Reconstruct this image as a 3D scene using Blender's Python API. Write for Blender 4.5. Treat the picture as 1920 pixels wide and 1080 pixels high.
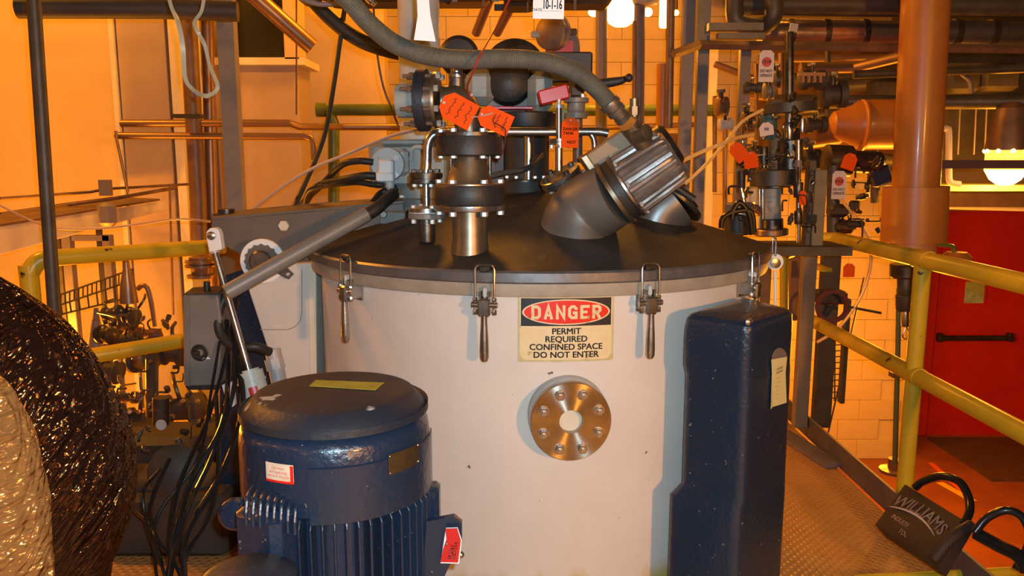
import bpy, math, random
from mathutils import Vector, Matrix

C = bpy.context.scene.collection
for o in list(bpy.data.objects):
    bpy.data.objects.remove(o)
PI = math.pi
random.seed(7)

# ------------------------------------------------------------ camera, world, lights, exposure
F_PX = 1500.0
TH = math.radians(9)
H = 1.455
cam_d = bpy.data.cameras.new('camera')
cam_d.sensor_width = 36
cam_d.lens = 36 * F_PX / 1920
cam_d.clip_start = 0.02
cam = bpy.data.objects.new('camera', cam_d)
C.objects.link(cam)
cam.location = (0, 0, H)
cam.rotation_euler = (PI / 2 - TH, 0, 0)
bpy.context.scene.camera = cam

w = bpy.data.worlds.new('world')
bpy.context.scene.world = w
w.use_nodes = True
w.node_tree.nodes['Background'].inputs[0].default_value = (0.30, 0.14, 0.05, 1)
w.node_tree.nodes['Background'].inputs[1].default_value = 0.22

SOD = (1.0, 0.34, 0.018)
def lamp(name, loc, e, r=0.1, col=SOD, kind='POINT', target=None, spot=60):
    l = bpy.data.lights.new(name, kind)
    l.energy = e
    l.color = col
    l.shadow_soft_size = r
    o = bpy.data.objects.new(name, l)
    C.objects.link(o)
    o.location = loc
    if kind == 'SPOT':
        l.spot_size = math.radians(spot)
        l.spot_blend = 0.6
    if target is not None:
        o.rotation_euler = (Vector(target) - Vector(loc)).to_track_quat('-Z', 'Y').to_euler()
    return o
# the camera's own flash, a hand's width beside the lens
lamp('camera_flash', (0.035, 0.0, H + 0.045), 150, 0.012, (0.56, 0.84, 1.0))
# sodium high-bay lamps of the hall, with added sources among them
lamp('high_bay_behind', (1.95, -1.8, 1.75), 440, 0.10, (1.0, 0.40, 0.07))
lamp('high_bay_left', (-3.4, 3.6, 3.6), 330, 0.12)
for i_, p_ in enumerate(((-2.5, -1.2, 2.9), (-1.3, -2.8, 2.7), (-3.3, 0.3, 2.5), (-2.2, -2.6, 1.6), (-3.8, 1.4, 1.7))):
    lamp('film_glint_light', p_, 22, 0.14)  # added unseen sources that put orange streaks on the wrapped film
lamp('hall_lamp_overhead', (0.25, -1.6, 4.2), 40, 0.09)
lamp('high_bay_left_low', (-2.6, 4.3, 0.3), 130, 0.12)
lamp('high_bay_middle', (-0.3, 5.2, 3.6), 250, 0.25)
lamp('low_fill_right', (2.75, 5.6, 0.35), 120, 0.2)  # added low source that brightens the right block wall
lamp('high_bay_over_tank', (1.9, 4.7, 3.4), 60, 0.2)
lamp('high_bay_low', (2.7, 6.3, -0.1), 90, 0.25)

vs = bpy.context.scene.view_settings
vs.view_transform = 'Standard'
vs.look = 'None'
vs.gamma = 1.0
vs.use_curve_mapping = False
vs.exposure = 0.0

# ------------------------------------------------------------ helpers
def ray(px, py):
    u = (px - 960) / F_PX
    v = (540 - py) / F_PX
    return Vector((u, v * math.sin(TH) + math.cos(TH), v * math.cos(TH) - math.sin(TH)))
def W(px, py, Y):
    """world point at depth Y seen at that place of the survey photo"""
    d = ray(px, py)
    d = d * (Y / d.y)
    return Vector((d.x, d.y, d.z + H))
def WZ(px, py, z):
    d = ray(px, py)
    d = d * ((z - H) / d.z)
    return Vector((d.x, d.y, d.z + H))
def pxm(n, Y):
    return n * Y / F_PX

MATS = {}
def mat(name, col, rough=0.5, metal=0.0, col2=None, scale=8.0, lo=0.35, hi=0.65, bump=0.0, bscale=60.0, detail=6.0,
        stretch=None, emit=None, estr=0.0, coat=0.0, spots=None, spot_scale=60, spot_lo=0.7, aniso=0.0, trans=0.0, alpha=1.0, rvar=0.0, spec=None):
    if name in MATS:
        return MATS[name]
    m = bpy.data.materials.new(name)
    m.use_nodes = True
    nt = m.node_tree
    b = nt.nodes['Principled BSDF']
    b.inputs['Base Color'].default_value = (*col, 1)
    b.inputs['Roughness'].default_value = rough
    b.inputs['Metallic'].default_value = metal
    b.inputs['Coat Weight'].default_value = coat
    b.inputs['Coat Roughness'].default_value = 0.12
    b.inputs['Transmission Weight'].default_value = trans
    b.inputs['Anisotropic'].default_value = aniso
    if spec is not None:
        b.inputs['Specular IOR Level'].default_value = spec
    if emit:
        b.inputs['Emission Color'].default_value = (*emit, 1)
        b.inputs['Emission Strength'].default_value = estr
    tc = nt.nodes.new('ShaderNodeTexCoord')
    mp = nt.nodes.new('ShaderNodeMapping')
    nt.links.new(tc.outputs['Object'], mp.inputs[0])
    if stretch:
        mp.inputs['Scale'].default_value = stretch
    last = None
    if col2:
        n = nt.nodes.new('ShaderNodeTexNoise')
        n.inputs['Scale'].default_value = scale
        n.inputs['Detail'].default_value = detail
        n.inputs['Roughness'].default_value = 0.65
        r = nt.nodes.new('ShaderNodeValToRGB')
        r.color_ramp.elements[0].position = lo
        r.color_ramp.elements[1].position = hi
        r.color_ramp.elements[0].color = (*col, 1)
        r.color_ramp.elements[1].color = (*col2, 1)
        nt.links.new(mp.outputs[0], n.inputs[0])
        nt.links.new(n.outputs[0], r.inputs[0])
        last = r.outputs[0]
        if rvar:
            mr = nt.nodes.new('ShaderNodeMapRange')
            mr.inputs[3].default_value = rough
            mr.inputs[4].default_value = rough + rvar
            nt.links.new(n.outputs[0], mr.inputs[0])
            nt.links.new(mr.outputs[0], b.inputs['Roughness'])
    if spots:
        n = nt.nodes.new('ShaderNodeTexNoise')
        n.inputs['Scale'].default_value = spot_scale
        n.inputs['Detail'].default_value = 3
        r = nt.nodes.new('ShaderNodeValToRGB')
        r.color_ramp.elements[0].position = spot_lo
        r.color_ramp.elements[1].position = spot_lo + 0.03
        nt.links.new(tc.outputs['Object'], n.inputs[0])
        nt.links.new(n.outputs[0], r.inputs[0])
        mx = nt.nodes.new('ShaderNodeMix')
        mx.data_type = 'RGBA'
        nt.links.new(r.outputs[0], mx.inputs[0])
        if last:
            nt.links.new(last, mx.inputs[6])
        else:
            mx.inputs[6].default_value = (*col, 1)
        mx.inputs[7].default_value = (*spots, 1)
        last = mx.outputs[2]
    if last:
        nt.links.new(last, b.inputs['Base Color'])
    if aniso:
        b.inputs['Anisotropic Rotation'].default_value = 0.25
        tg = nt.nodes.new('ShaderNodeTangent')
        tg.direction_type = 'RADIAL'
        tg.axis = 'Y'
        nt.links.new(tg.outputs[0], b.inputs['Tangent'])
    if bump:
        n = nt.nodes.new('ShaderNodeTexNoise')
        n.inputs['Scale'].default_value = bscale
        n.inputs['Detail'].default_value = 4
        nt.links.new(mp.outputs[0], n.inputs[0])
        bp = nt.nodes.new('ShaderNodeBump')
        bp.inputs['Strength'].default_value = bump
        bp.inputs['Distance'].default_value = 0.01
        nt.links.new(n.outputs[0], bp.inputs['Height'])
        nt.links.new(bp.outputs[0], b.inputs['Normal'])
    MATS[name] = m
    return m

WL = {}
def empty(name, loc, label, cat, group=None, rz=0):
    o = bpy.data.objects.new(name, None)
    o.empty_display_size = 0.05
    C.objects.link(o)
    o.location = loc
    o.rotation_euler = (0, 0, rz)
    WL[o.name] = Vector(loc)
    o['label'] = label
    o['category'] = cat
    if group:
        o['group'] = group
    return o
def tag(o, label, cat, group=None, kind=None):
    if label:
        o['label'] = label
    if cat:
        o['category'] = cat
    if group:
        o['group'] = group
    if kind:
        o['kind'] = kind
    return o

def frame(d, up=None):
    d = Vector(d).normalized()
    up = Vector(up) if up is not None else (Vector((0, 0, 1)) if abs(d.z) < 0.95 else Vector((0, 1, 0)))
    x = up.cross(d)
    if x.length < 1e-6:
        x = Vector((1, 0, 0))
    x.normalize()
    y = d.cross(x).normalized()
    return x, y, d

def smooth_pts(pts, n=8):
    pts = [Vector(p) for p in pts]
    if len(pts) < 3:
        return pts
    P = [pts[0] * 2 - pts[1]] + pts + [pts[-1] * 2 - pts[-2]]
    out = []
    for i in range(1, len(P) - 2):
        for k in range(n):
            t = k / n
            a, b, c, d = P[i - 1], P[i], P[i + 1], P[i + 2]
            out.append(0.5 * ((2 * b) + (c - a) * t + (2 * a - 5 * b + 4 * c - d) * t * t + (3 * b - a - 3 * c + d) * t ** 3))
    out.append(pts[-1])
    return out

class MB:
    def __init__(s):
        s.v = []
        s.f = []
    def add(s, vs_, fs):
        o = len(s.v)
        s.v += [Vector(p) for p in vs_]
        s.f += [[i + o for i in f] for f in fs]
        return s
    def box(s, c, size, rot=None, bev=0.0):
        c = Vector(c)
        hx, hy, hz = size[0] / 2, size[1] / 2, size[2] / 2
        if bev <= 0:
            vv = [Vector((x, y, z)) for x in (-hx, hx) for y in (-hy, hy) for z in (-hz, hz)]
            ff = [(0, 1, 3, 2), (4, 6, 7, 5), (0, 4, 5, 1), (2, 3, 7, 6), (0, 2, 6, 4), (1, 5, 7, 3)]
        else:
            b = min(bev, hx * .9, hy * .9, hz * .9)
            prof = [(hx, hy - b), (hx - b, hy), (-hx + b, hy), (-hx, hy - b), (-hx, -hy + b), (-hx + b, -hy), (hx - b, -hy), (hx, -hy + b)]
            vv = []
            for z, ins in ((-hz, b), (-hz + b, 0), (hz - b, 0), (hz, b)):
                for x, y in prof:
                    vv.append(Vector((x - math.copysign(ins, x) if abs(x) > ins else x, y - math.copysign(ins, y) if abs(y) > ins else y, z)))
            ff = [tuple(range(7, -1, -1)), tuple(range(24, 32))]
            for r in range(3):
                for k in range(8):
                    a = r * 8 + k
                    b2 = r * 8 + (k + 1) % 8
                    ff.append((a, b2, b2 + 8, a + 8))
        if rot is not None:
            vv = [rot @ q for q in vv]
        return s.add([c + q for q in vv], ff)
    def lathe(s, p, d, prof, n=32, up=None, caps=True, a0=0, a1=None):
        """prof: list of (radius, height along d)"""
        x, y, z = frame(d, up)
        p = Vector(p)
        full = a1 is None
        N = n if full else n + 1
        vv = []
        for r, h in prof:
            for k in range(N):
                a = 2 * PI * k / n if full else a0 + (a1 - a0) * k / n
                vv.append(p + z * h + x * (r * math.cos(a)) + y * (r * math.sin(a)))
        ff = []
        for i in range(len(prof) - 1):
            for k in range(n):
                a, b = i * N + k, i * N + (k + 1) % N
                ff.append((a, b, b + N, a + N))
        if caps and full:
            if prof[0][0] > 1e-5:
                ff.append(tuple(range(n - 1, -1, -1)))
            if prof[-1][0] > 1e-5:
                o = (len(prof) - 1) * N
                ff.append(tuple(range(o, o + n)))
        return s.add(vv, ff)
    def cyl(s, a, b, r, r2=None, n=24):
        a, b = Vector(a), Vector(b)
        r2 = r if r2 is None else r2
        return s.lathe(a, b - a, [(r, 0), (r2, (b - a).length)], n)
    def tube(s, pts, r, n=10, sm=8, rfun=None):
        P = smooth_pts(pts, sm) if sm > 1 else [Vector(p) for p in pts]
        T = []
        for i in range(len(P)):
            t = P[min(i + 1, len(P) - 1)] - P[max(i - 1, 0)]
            T.append(t.normalized() if t.length > 0 else Vector((0, 0, 1)))
        x, y, z = frame(T[0])
        vv = []
        for i, p in enumerate(P):
            x = (x - T[i] * x.dot(T[i]))
            x.normalize()
            y = T[i].cross(x)
            rr = rfun(i / (len(P) - 1)) * r if rfun else r
            for k in range(n):
                a = 2 * PI * k / n
                vv.append(p + x * (rr * math.cos(a)) + y * (rr * math.sin(a)))
        ff = []
        for i in range(len(P) - 1):
            for k in range(n):
                a, b = i * n + k, i * n + (k + 1) % n
                ff.append((a, b, b + n, a + n))
        ff.append(tuple(range(n - 1, -1, -1)))
        o = (len(P) - 1) * n
        ff.append(tuple(range(o, o + n)))
        return s.add(vv, ff)
    def prism(s, poly, off):
        """poly: 3-D points of one face; off: extrusion vector"""
        n = len(poly)
        off = Vector(off)
        P = [Vector(p) for p in poly]
        ff = [tuple(range(n)), tuple(range(2 * n - 1, n - 1, -1))]
        for k in range(n):
            a, b = k, (k + 1) % n
            ff.append((b, a, a + n, b + n))
        return s.add(P + [p + off for p in P], ff)
    def sphere(s, c, r, n=16, sx=1, sy=1, sz=1):
        prof = []
        m = n // 2
        o = len(s.v)
        s.lathe((0, 0, 0), (0, 0, 1), [(max(r * math.sin(PI * i / m), 1e-6), -r * math.cos(PI * i / m)) for i in range(m + 1)], n, caps=False)
        for i in range(o, len(s.v)):
            q = s.v[i]
            s.v[i] = Vector((q.x * sx, q.y * sy, q.z * sz)) + Vector(c)
        return s
    def hexa(s, c, d, r, h):
        return s.lathe(c, d, [(r * .93, 0), (r, h * .1), (r, h * .85), (r * .85, h)], 6)
    def build(s, name, m, parent=None, smooth=True, angle=35, bevel=0.0, loc=None, label=None, cat=None, group=None, kind=None):
        lo = Vector((min(q.x for q in s.v), min(q.y for q in s.v), min(q.z for q in s.v)))
        hi = Vector((max(q.x for q in s.v), max(q.y for q in s.v), max(q.z for q in s.v)))
        L = Vector(loc) if loc is not None else Vector(((lo.x + hi.x) / 2, (lo.y + hi.y) / 2, lo.z))
        me = bpy.data.meshes.new(name)
        me.from_pydata([tuple(q - L) for q in s.v], [], s.f)
        me.validate()
        # consistent outward normals
        import bmesh
        bm = bmesh.new()
        bm.from_mesh(me)
        bmesh.ops.recalc_face_normals(bm, faces=bm.faces)
        bm.to_mesh(me)
        bm.free()
        if smooth:
            me.shade_smooth()
            me.set_sharp_from_angle(angle=math.radians(angle))
        me.materials.append(m)
        o = bpy.data.objects.new(name, me)
        C.objects.link(o)
        if parent is not None:
            o.parent = parent
            o.location = L - WL[parent.name]
        else:
            o.location = L
        WL[o.name] = L
        if bevel:
            md = o.modifiers.new('bevel', 'BEVEL')
            md.width = bevel
            md.segments = 2
            md.limit_method = 'ANGLE'
        tag(o, label, cat, group, kind)
        return o

def copy_tree(o, parent=None):
    c = o.copy()
    C.objects.link(c)
    if parent is not None:
        c.parent = parent
    for ch in list(o.children):
        copy_tree(ch, c)
    return c

_font_cache = {}
def text_mesh(s, size=1.0, bold=0.0, align='CENTER', space=1.0):
    """flat text outline as (verts, faces) in a plane, centred"""
    cu = bpy.data.curves.new('txt', 'FONT')
    cu.body = s
    cu.size = size
    cu.offset = bold
    cu.align_x = align
    cu.align_y = 'CENTER'
    cu.space_character = space
    cu.resolution_u = 3
    ob = bpy.data.objects.new('txt', cu)
    C.objects.link(ob)
    dg = bpy.context.evaluated_depsgraph_get()
    dg.update()
    me = bpy.data.meshes.new_from_object(ob.evaluated_get(dg))
    vv = [v.co.copy() for v in me.vertices]
    ff = [tuple(p.vertices) for p in me.polygons]
    bpy.data.objects.remove(ob)
    bpy.data.curves.remove(cu)
    bpy.data.meshes.remove(me)
    return vv, ff
def put_text(mb, s, size, fn, bold=0.0, u=0.0, v=0.0, sx=1.0, align='CENTER', rot=0.0, space=1.0):
    vv, ff = text_mesh(s, size, 0.0, align, space)
    c, sn = math.cos(rot), math.sin(rot)
    sh = [(0, 0)] if bold <= 0 else [(bold * a, bold * b_) for a in (-1, 0, 1) for b_ in (-.8, .8)]
    for ox, oy in sh:
        mb.add([fn(u + (p.x * sx + ox) * c - (p.y + oy) * sn, v + (p.x * sx + ox) * sn + (p.y + oy) * c) for p in vv], ff)
    return mb

def thick_line(mb, pts, w_, fn, closed=False, sub_=4):
    """mitred flat stroke along 2-D points"""
    P = [Vector((a, b)) for a, b in pts]
    n = len(P)
    L, R = [], []
    for i in range(n):
        a = P[i - 1] if (i > 0 or closed) else None
        c = P[(i + 1) % n] if (i < n - 1 or closed) else None
        d1 = (P[i] - a).normalized() if a is not None else None
        d2 = (c - P[i]).normalized() if c is not None else None
        d1 = d1 or d2
        d2 = d2 or d1
        n1, n2 = Vector((-d1.y, d1.x)), Vector((-d2.y, d2.x))
        m_ = (n1 + n2).normalized()
        k = w_ / 2 / max(.35, m_.dot(n1))
        L.append(P[i] + m_ * k)
        R.append(P[i] - m_ * k)
    for i in range(n if closed else n - 1):
        j = (i + 1) % n
        for s_ in range(sub_):
            t0, t1 = s_ / sub_, (s_ + 1) / sub_
            q = [L[i].lerp(L[j], t0), L[i].lerp(L[j], t1), R[i].lerp(R[j], t1), R[i].lerp(R[j], t0)]
            mb.add([fn(p.x, p.y) for p in q], [(0, 1, 2, 3)])
    return mb

def plane_fn(o, r, up, lift=0.0):
    o, r, up = Vector(o), Vector(r).normalized(), Vector(up).normalized()
    n = r.cross(up).normalized()
    return lambda u, v, l=0.0: o + r * u + up * v + n * (lift + l)

def pipe(name, label, cat, pts, wpx, m, group=None, n=14, parent=None, sm=1, kind=None, kw=None):
    """pts: (px, py, Y) stations; wpx: apparent width"""
    P = [W(*p) for p in pts]
    Y = sum(p[2] for p in pts) / len(pts)
    mb = MB()
    mb.tube(P, pxm(wpx, Y) / 2, n, sm)
    o = mb.build(name, m, parent, label=label, cat=cat, group=group, kind=kind)
    return o

# ------------------------------------------------------------ materials
TANK = mat('tank_paint', (0.66, 0.60, 0.55), 0.38, col2=(0.58, 0.52, 0.46), scale=3, lo=.3, hi=.8, bump=.05, bscale=160, spots=(.12, .08, .05), spot_scale=38, spot_lo=.74)
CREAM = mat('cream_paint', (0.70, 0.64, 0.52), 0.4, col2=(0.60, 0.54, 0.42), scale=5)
LIPTAN = mat('lip_tan', (0.36, 0.31, 0.24), 0.45, col2=(0.27, 0.22, 0.17), scale=14)
LID = mat('lid_grime', (0.038, 0.040, 0.043), 0.40, 0.05, spec=.3, col2=(0.025, 0.022, 0.018), scale=5, bump=.12, bscale=90, rvar=.25, spots=(.06, .05, .04), spot_scale=9, spot_lo=.68)
LIDRIM = mat('lid_rim_steel', (0.22, 0.21, 0.21), 0.36, 0.6, col2=(0.15, 0.14, 0.14), scale=20)
STEEL = mat('steel', (0.50, 0.48, 0.45), 0.28, 0.95, col2=(0.32, 0.29, 0.26), scale=25, bump=.05, bscale=200)
BRUSH = mat('brushed_steel', (0.46, 0.39, 0.31), 0.26, 1.0, col2=(0.32, 0.26, 0.19), scale=14, aniso=.97)
DSTEEL = mat('dark_steel', (0.115, 0.10, 0.085), 0.35, 0.75, col2=(0.05, 0.042, 0.035), scale=22, bump=.08, bscale=120)
BRONZE = mat('tarnished_steel', (0.27, 0.215, 0.145), 0.38, 0.8, col2=(0.17, 0.13, 0.085), scale=14)
BLACK = mat('black_rubber', (0.016, 0.015, 0.015), 0.5, bump=.1, bscale=90, col2=(0.028, 0.026, 0.024), scale=30)
GLOSSB = mat('black_gloss', (0.012, 0.012, 0.013), 0.22)
NAVY = mat('navy_enamel', (0.010, 0.022, 0.050), 0.30, col2=(0.014, 0.024, 0.043), scale=9, bump=.28, bscale=70, spots=(.20, .19, .17), spot_scale=70, spot_lo=.705, coat=.25)
NAVYD = mat('navy_dusty', (0.012, 0.017, 0.030), 0.5, col2=(0.026, 0.025, 0.027), scale=7, lo=.4, hi=.7, bump=.2, bscale=50, spots=(.42, .40, .36), spot_scale=12, spot_lo=.70)
GREYP = mat('grey_paint', (0.20, 0.185, 0.17), 0.42, col2=(0.155, 0.142, 0.128), scale=8, bump=.05, bscale=90)
GREYC = mat('grey_casting', (0.30, 0.325, 0.31), 0.42, col2=(0.24, 0.26, 0.24), scale=9, bump=.12, bscale=60)
GREYL = mat('light_grey', (0.50, 0.52, 0.52), 0.45, col2=(0.42, 0.43, 0.42), scale=12)
ARM = mat('arm_grey', (0.15, 0.125, 0.105), 0.42, col2=(0.115, 0.095, 0.078), scale=6)
YEL = mat('yellow_paint', (0.60, 0.42, 0.02), 0.32, col2=(0.50, 0.34, 0.02), scale=6, spots=(.05, .03, .015), spot_scale=14, spot_lo=.70, bump=.06, bscale=40)
BLOCK = mat('painted_block', (0.52, 0.39, 0.22), 0.55, col2=(0.48, 0.355, 0.20), scale=6, bump=.15, bscale=50)
MORTAR = mat('mortar', (0.52, 0.39, 0.22), 0.8)
WALLP = mat('wall_panel', (0.60, 0.45, 0.22), 0.5, col2=(0.56, 0.41, 0.20), scale=2, bump=.05, bscale=40)
PILLAR = mat('pillar_paint', (0.38, 0.29, 0.235), 0.6, col2=(0.35, 0.26, 0.21), scale=5)
GREEN = mat('green_pipe', (0.11, 0.15, 0.03), 0.35, col2=(0.085, 0.12, 0.025), scale=10)
LILAC = mat('galvanised', (0.20, 0.165, 0.165), 0.5, 0.1, col2=(0.17, 0.14, 0.14), scale=30)
BROWNP = mat('brown_pipe', (0.20, 0.12, 0.075), 0.45, 0.3, col2=(0.14, 0.08, 0.05), scale=12)
COPPER = mat('copper_pipe', (0.27, 0.16, 0.09), 0.36, 0.5, col2=(0.25, 0.14, 0.08), scale=10)
ORP = mat('orange_brown_pipe', (0.42, 0.155, 0.028), 0.40, col2=(0.37, 0.13, 0.022), scale=4, coat=.12)
DARKP = mat('dark_pipe', (0.085, 0.075, 0.062), 0.5, 0.3, col2=(0.05, 0.042, 0.034), scale=10)
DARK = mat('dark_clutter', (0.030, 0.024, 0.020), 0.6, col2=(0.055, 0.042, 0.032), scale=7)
REDD = mat('red_door_paint', (0.50, 0.020, 0.012), 0.35, col2=(0.42, 0.016, 0.01), scale=5)
REDF = mat('red_brown_floor', (0.30, 0.085, 0.035), 0.42, col2=(0.22, 0.06, 0.028), scale=3, bump=.1, bscale=18)
TAGO = mat('orange_tag', (0.80, 0.085, 0.006), 0.8, spec=.1)
INK = mat('ink', (0.12, 0.01, 0.01), 0.7)
INKB = mat('black_ink', (0.015, 0.015, 0.02), 0.6)
INKP = mat('purple_ink', (0.16, 0.12, 0.22), 0.6)
WHITE = mat('white_card', (0.80, 0.80, 0.80), 0.5)
SIGNW = mat('sign_cream', (0.72, 0.58, 0.34), 0.45, col2=(0.66, 0.52, 0.28), scale=30, spots=(.42, .33, .14), spot_scale=26, spot_lo=.66)
SIGNK = mat('sign_adhesive', (0.42, 0.36, 0.15), 0.5, col2=(0.55, 0.47, 0.25), scale=40)
SIGNR = mat('sign_red', (0.70, 0.018, 0.010), 0.35)
SIGNB = mat('sign_black', (0.015, 0.016, 0.022), 0.35)
REDPL = mat('red_plate', (0.52, 0.018, 0.018), 0.32)
HOSE = mat('grey_hose', (0.115, 0.108, 0.082), 0.6, col2=(0.085, 0.08, 0.06), scale=22, bump=.3, bscale=150)
CLEAR = mat('milky_tube', (0.75, 0.55, 0.38), 0.25, trans=.35)
PINKT = mat('pinkish_tube', (0.50, 0.34, 0.27), 0.35)
WRAPK = mat('black_film', (0.018, 0.010, 0.006), 0.16, bump=1.0, bscale=9, stretch=(1, 1, 1), coat=.6)
WRAPC = mat('clear_film', (0.30, 0.15, 0.07), 0.18, bump=.9, bscale=11, coat=.7)
PLAS = mat('off_white_plastic', (0.42, 0.38, 0.36), 0.45)
BEIGE = mat('beige_box', (0.20, 0.165, 0.11), 0.5, col2=(0.15, 0.12, 0.08), scale=14)
SILVER = mat('silver_cladding', (0.42, 0.33, 0.27), 0.25, 0.9, bump=.25, bscale=12)
GLOW = mat('lamp_glass_lit', (1, .8, .4), 0.3, emit=(1.0, .62, .16), estr=14)
GLOWO = mat('lamp_lens_lit', (1, .7, .2), 0.3, emit=(1.0, .42, .05), estr=2.2)
YTAG = mat('yellow_card', (0.66, 0.60, 0.28), 0.5)
TAPE = mat('yellow_tape', (0.42, 0.38, 0.04), 0.45, col2=(0.30, 0.26, 0.03), scale=25)
GLASSG = mat('wired_glass', (0.25, 0.34, 0.24), 0.15, col2=(0.4, 0.5, 0.38), scale=18)
BRASSP = mat('brass_nameplate', (0.26, 0.17, 0.07), 0.32, 0.85, col2=(0.16, 0.12, 0.07), scale=40)
TEAL = mat('valve_teal', (0.05, 0.11, 0.10), 0.5)
BAG = mat('bag_black', (0.022, 0.015, 0.014), 0.55, col2=(0.03, 0.02, 0.018), scale=40, bump=.3, bscale=200)
BRIGHTW = mat('bolt_head_bright', (0.55, 0.52, 0.48), 0.35, 0.4)
RIBBON = mat('glossy_ribbon', (0.42, 0.45, 0.36), 0.4)
# ------------------------------------------------------------ the setting
def tread_mat():
    m = mat('tread_plate', (0.52, 0.29, 0.10), 0.45, 0.1, col2=(0.42, 0.22, 0.065), scale=5, lo=.3, hi=.7)
    nt = m.node_tree
    b = nt.nodes['Principled BSDF']
    tc = nt.nodes.new('ShaderNodeTexCoord')
    sp = nt.nodes.new('ShaderNodeMapping')
    sp.inputs['Rotation'].default_value = (0, 0, math.radians(45))
    sp.inputs['Scale'].default_value = (36, 36, 36)
    nt.links.new(tc.outputs['Object'], sp.inputs[0])
    ch = nt.nodes.new('ShaderNodeTexVoronoi')
    ch.inputs['Randomness'].default_value = 0.0
    ch.inputs['Scale'].default_value = 1.0
    nt.links.new(sp.outputs[0], ch.inputs['Vector'])
    r = nt.nodes.new('ShaderNodeValToRGB')
    r.color_ramp.elements[0].position = 0.22
    r.color_ramp.elements[0].color = (1, 1, 1, 1)
    r.color_ramp.elements[1].position = 0.42
    r.color_ramp.elements[1].color = (0, 0, 0, 1)
    nt.links.new(ch.outputs['Distance'], r.inputs[0])
    bp = nt.nodes.new('ShaderNodeBump')
    bp.inputs['Strength'].default_value = 0.8
    bp.inputs['Distance'].default_value = 0.003
    nt.links.new(r.outputs[0], bp.inputs['Height'])
    nt.links.new(bp.outputs[0], b.inputs['Normal'])
    return m
TREAD = tread_mat()
MB().box((-0.82, 1.55, -0.03), (4.76, 6.1, 0.06)).build('floor', TREAD, smooth=False, kind='structure', label='raised tread plate platform floor')
MB().box((1.0, 4.0, -1.50), (16, 14, 0.10)).build('floor', REDF, smooth=False, kind='structure', label='lower red-brown concrete floor')

# back wall of painted blocks, every visible block its own piece
BW_Y = 7.55
WX1 = W(1722, 700, BW_Y).x
mb = MB().box(((WX1 - 2.1) / 2, BW_Y + 0.12, 1.1), (WX1 + 2.1, 0.2, 5.1))
wall_back = mb.build('wall_back', MORTAR, smooth=False, kind='structure', label='painted concrete block wall behind the tank')
bl = MB()
hx, hz = 0.1986, 0.0986
bl.add([(-hx, .03, -hz), (hx, .03, -hz), (hx, .03, hz), (-hx, .03, hz), (-hx, .003, -hz), (hx, .003, -hz), (hx, .003, hz), (-hx, .003, hz),
        (-hx + .004, 0, -hz + .004), (hx - .004, 0, -hz + .004), (hx - .004, 0, hz - .004), (-hx + .004, 0, hz - .004)],
       [(8, 9, 10, 11), (4, 5, 9, 8), (5, 6, 10, 9), (6, 7, 11, 10), (7, 4, 8, 11), (0, 1, 5, 4), (1, 2, 6, 5), (2, 3, 7, 6), (3, 0, 4, 7)])
blk = None
nb = 0
for r in range(25):
    z = -1.45 + 0.1 + 0.2 * r
    for c in range(16):
        x = -2.0 + 0.4 * c + (0.2 if r % 2 else 0)
        if x < 1.9 and z < 0.9:
            continue
        if z > 3.1 or x + .2 > WX1 + .02 or nb >= 290:
            continue
        nb += 1
        L = Vector((x, BW_Y - 0.005 + random.uniform(-.0012, .0012), z))
        if blk is None:
            blk = bl.build('block', BLOCK, wall_back, smooth=False, loc=(0, 0, 0))
            blk.location = L - WL[wall_back.name]
        else:
            k = blk.copy()
            C.objects.link(k)
            k.parent = wall_back
            k.location = L - WL[wall_back.name]
        # keep world table correct for nothing below blocks

# right-hand recess wall with the red door
DY = 8.25
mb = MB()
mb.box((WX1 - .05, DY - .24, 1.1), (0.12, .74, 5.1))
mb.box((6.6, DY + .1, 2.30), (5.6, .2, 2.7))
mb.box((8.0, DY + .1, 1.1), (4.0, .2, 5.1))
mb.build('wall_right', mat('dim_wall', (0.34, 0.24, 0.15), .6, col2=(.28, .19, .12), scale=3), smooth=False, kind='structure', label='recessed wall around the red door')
door = empty('door_1', WZ(1840, 820, -1.45), 'red steel exit door with a small window and dark push bar', None)
del door['category']
door['kind'] = 'structure'
d0 = W(1748, 600, DY).x
d1 = d0 + 1.35
z1 = W(1800, 392, DY).z
MB().box(((d0 + d1) / 2 + .05, DY + .03, (-1.45 + z1) / 2), (d1 - d0 + .1, .05, z1 + 1.45)).build('door_leaf', REDD, door, smooth=False)
for xx in (d0 - .04, d1 + .14):
    MB().box((xx, DY - .01, (-1.45 + z1) / 2), (.10, .10, z1 + 1.45), bev=.01).build('door_frame', REDD, door)
MB().box(((d0 + d1) / 2 + .05, DY - .01, z1 + .05), (d1 - d0 + .28, .10, .10), bev=.01).build('door_frame', REDD, door)
a, b = W(1766, 634, DY - .06), W(1898, 628, DY - .06)
b.z = a.z
pb = MB().tube([a, b], .03, 12, 1).build('push_bar', DSTEEL, door)
for q in (a, b):
    MB().box(q + Vector((0, .04, 0)), (.06, .08, .09), bev=.01).build('push_bar_mount', DSTEEL, door)
a, b = W(1806, 568, DY), W(1846, 528, DY)
MB().box(((a.x + b.x) / 2, DY, (a.z + b.z) / 2), (b.x - a.x, .03, b.z - a.z)).build('window_pane', GLASSG, door, smooth=False)
MB().box(((a.x + b.x) / 2, DY + .004, (a.z + b.z) / 2), (b.x - a.x + .05, .03, b.z - a.z + .05)).build('window_trim', REDD, door, smooth=False)
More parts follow.
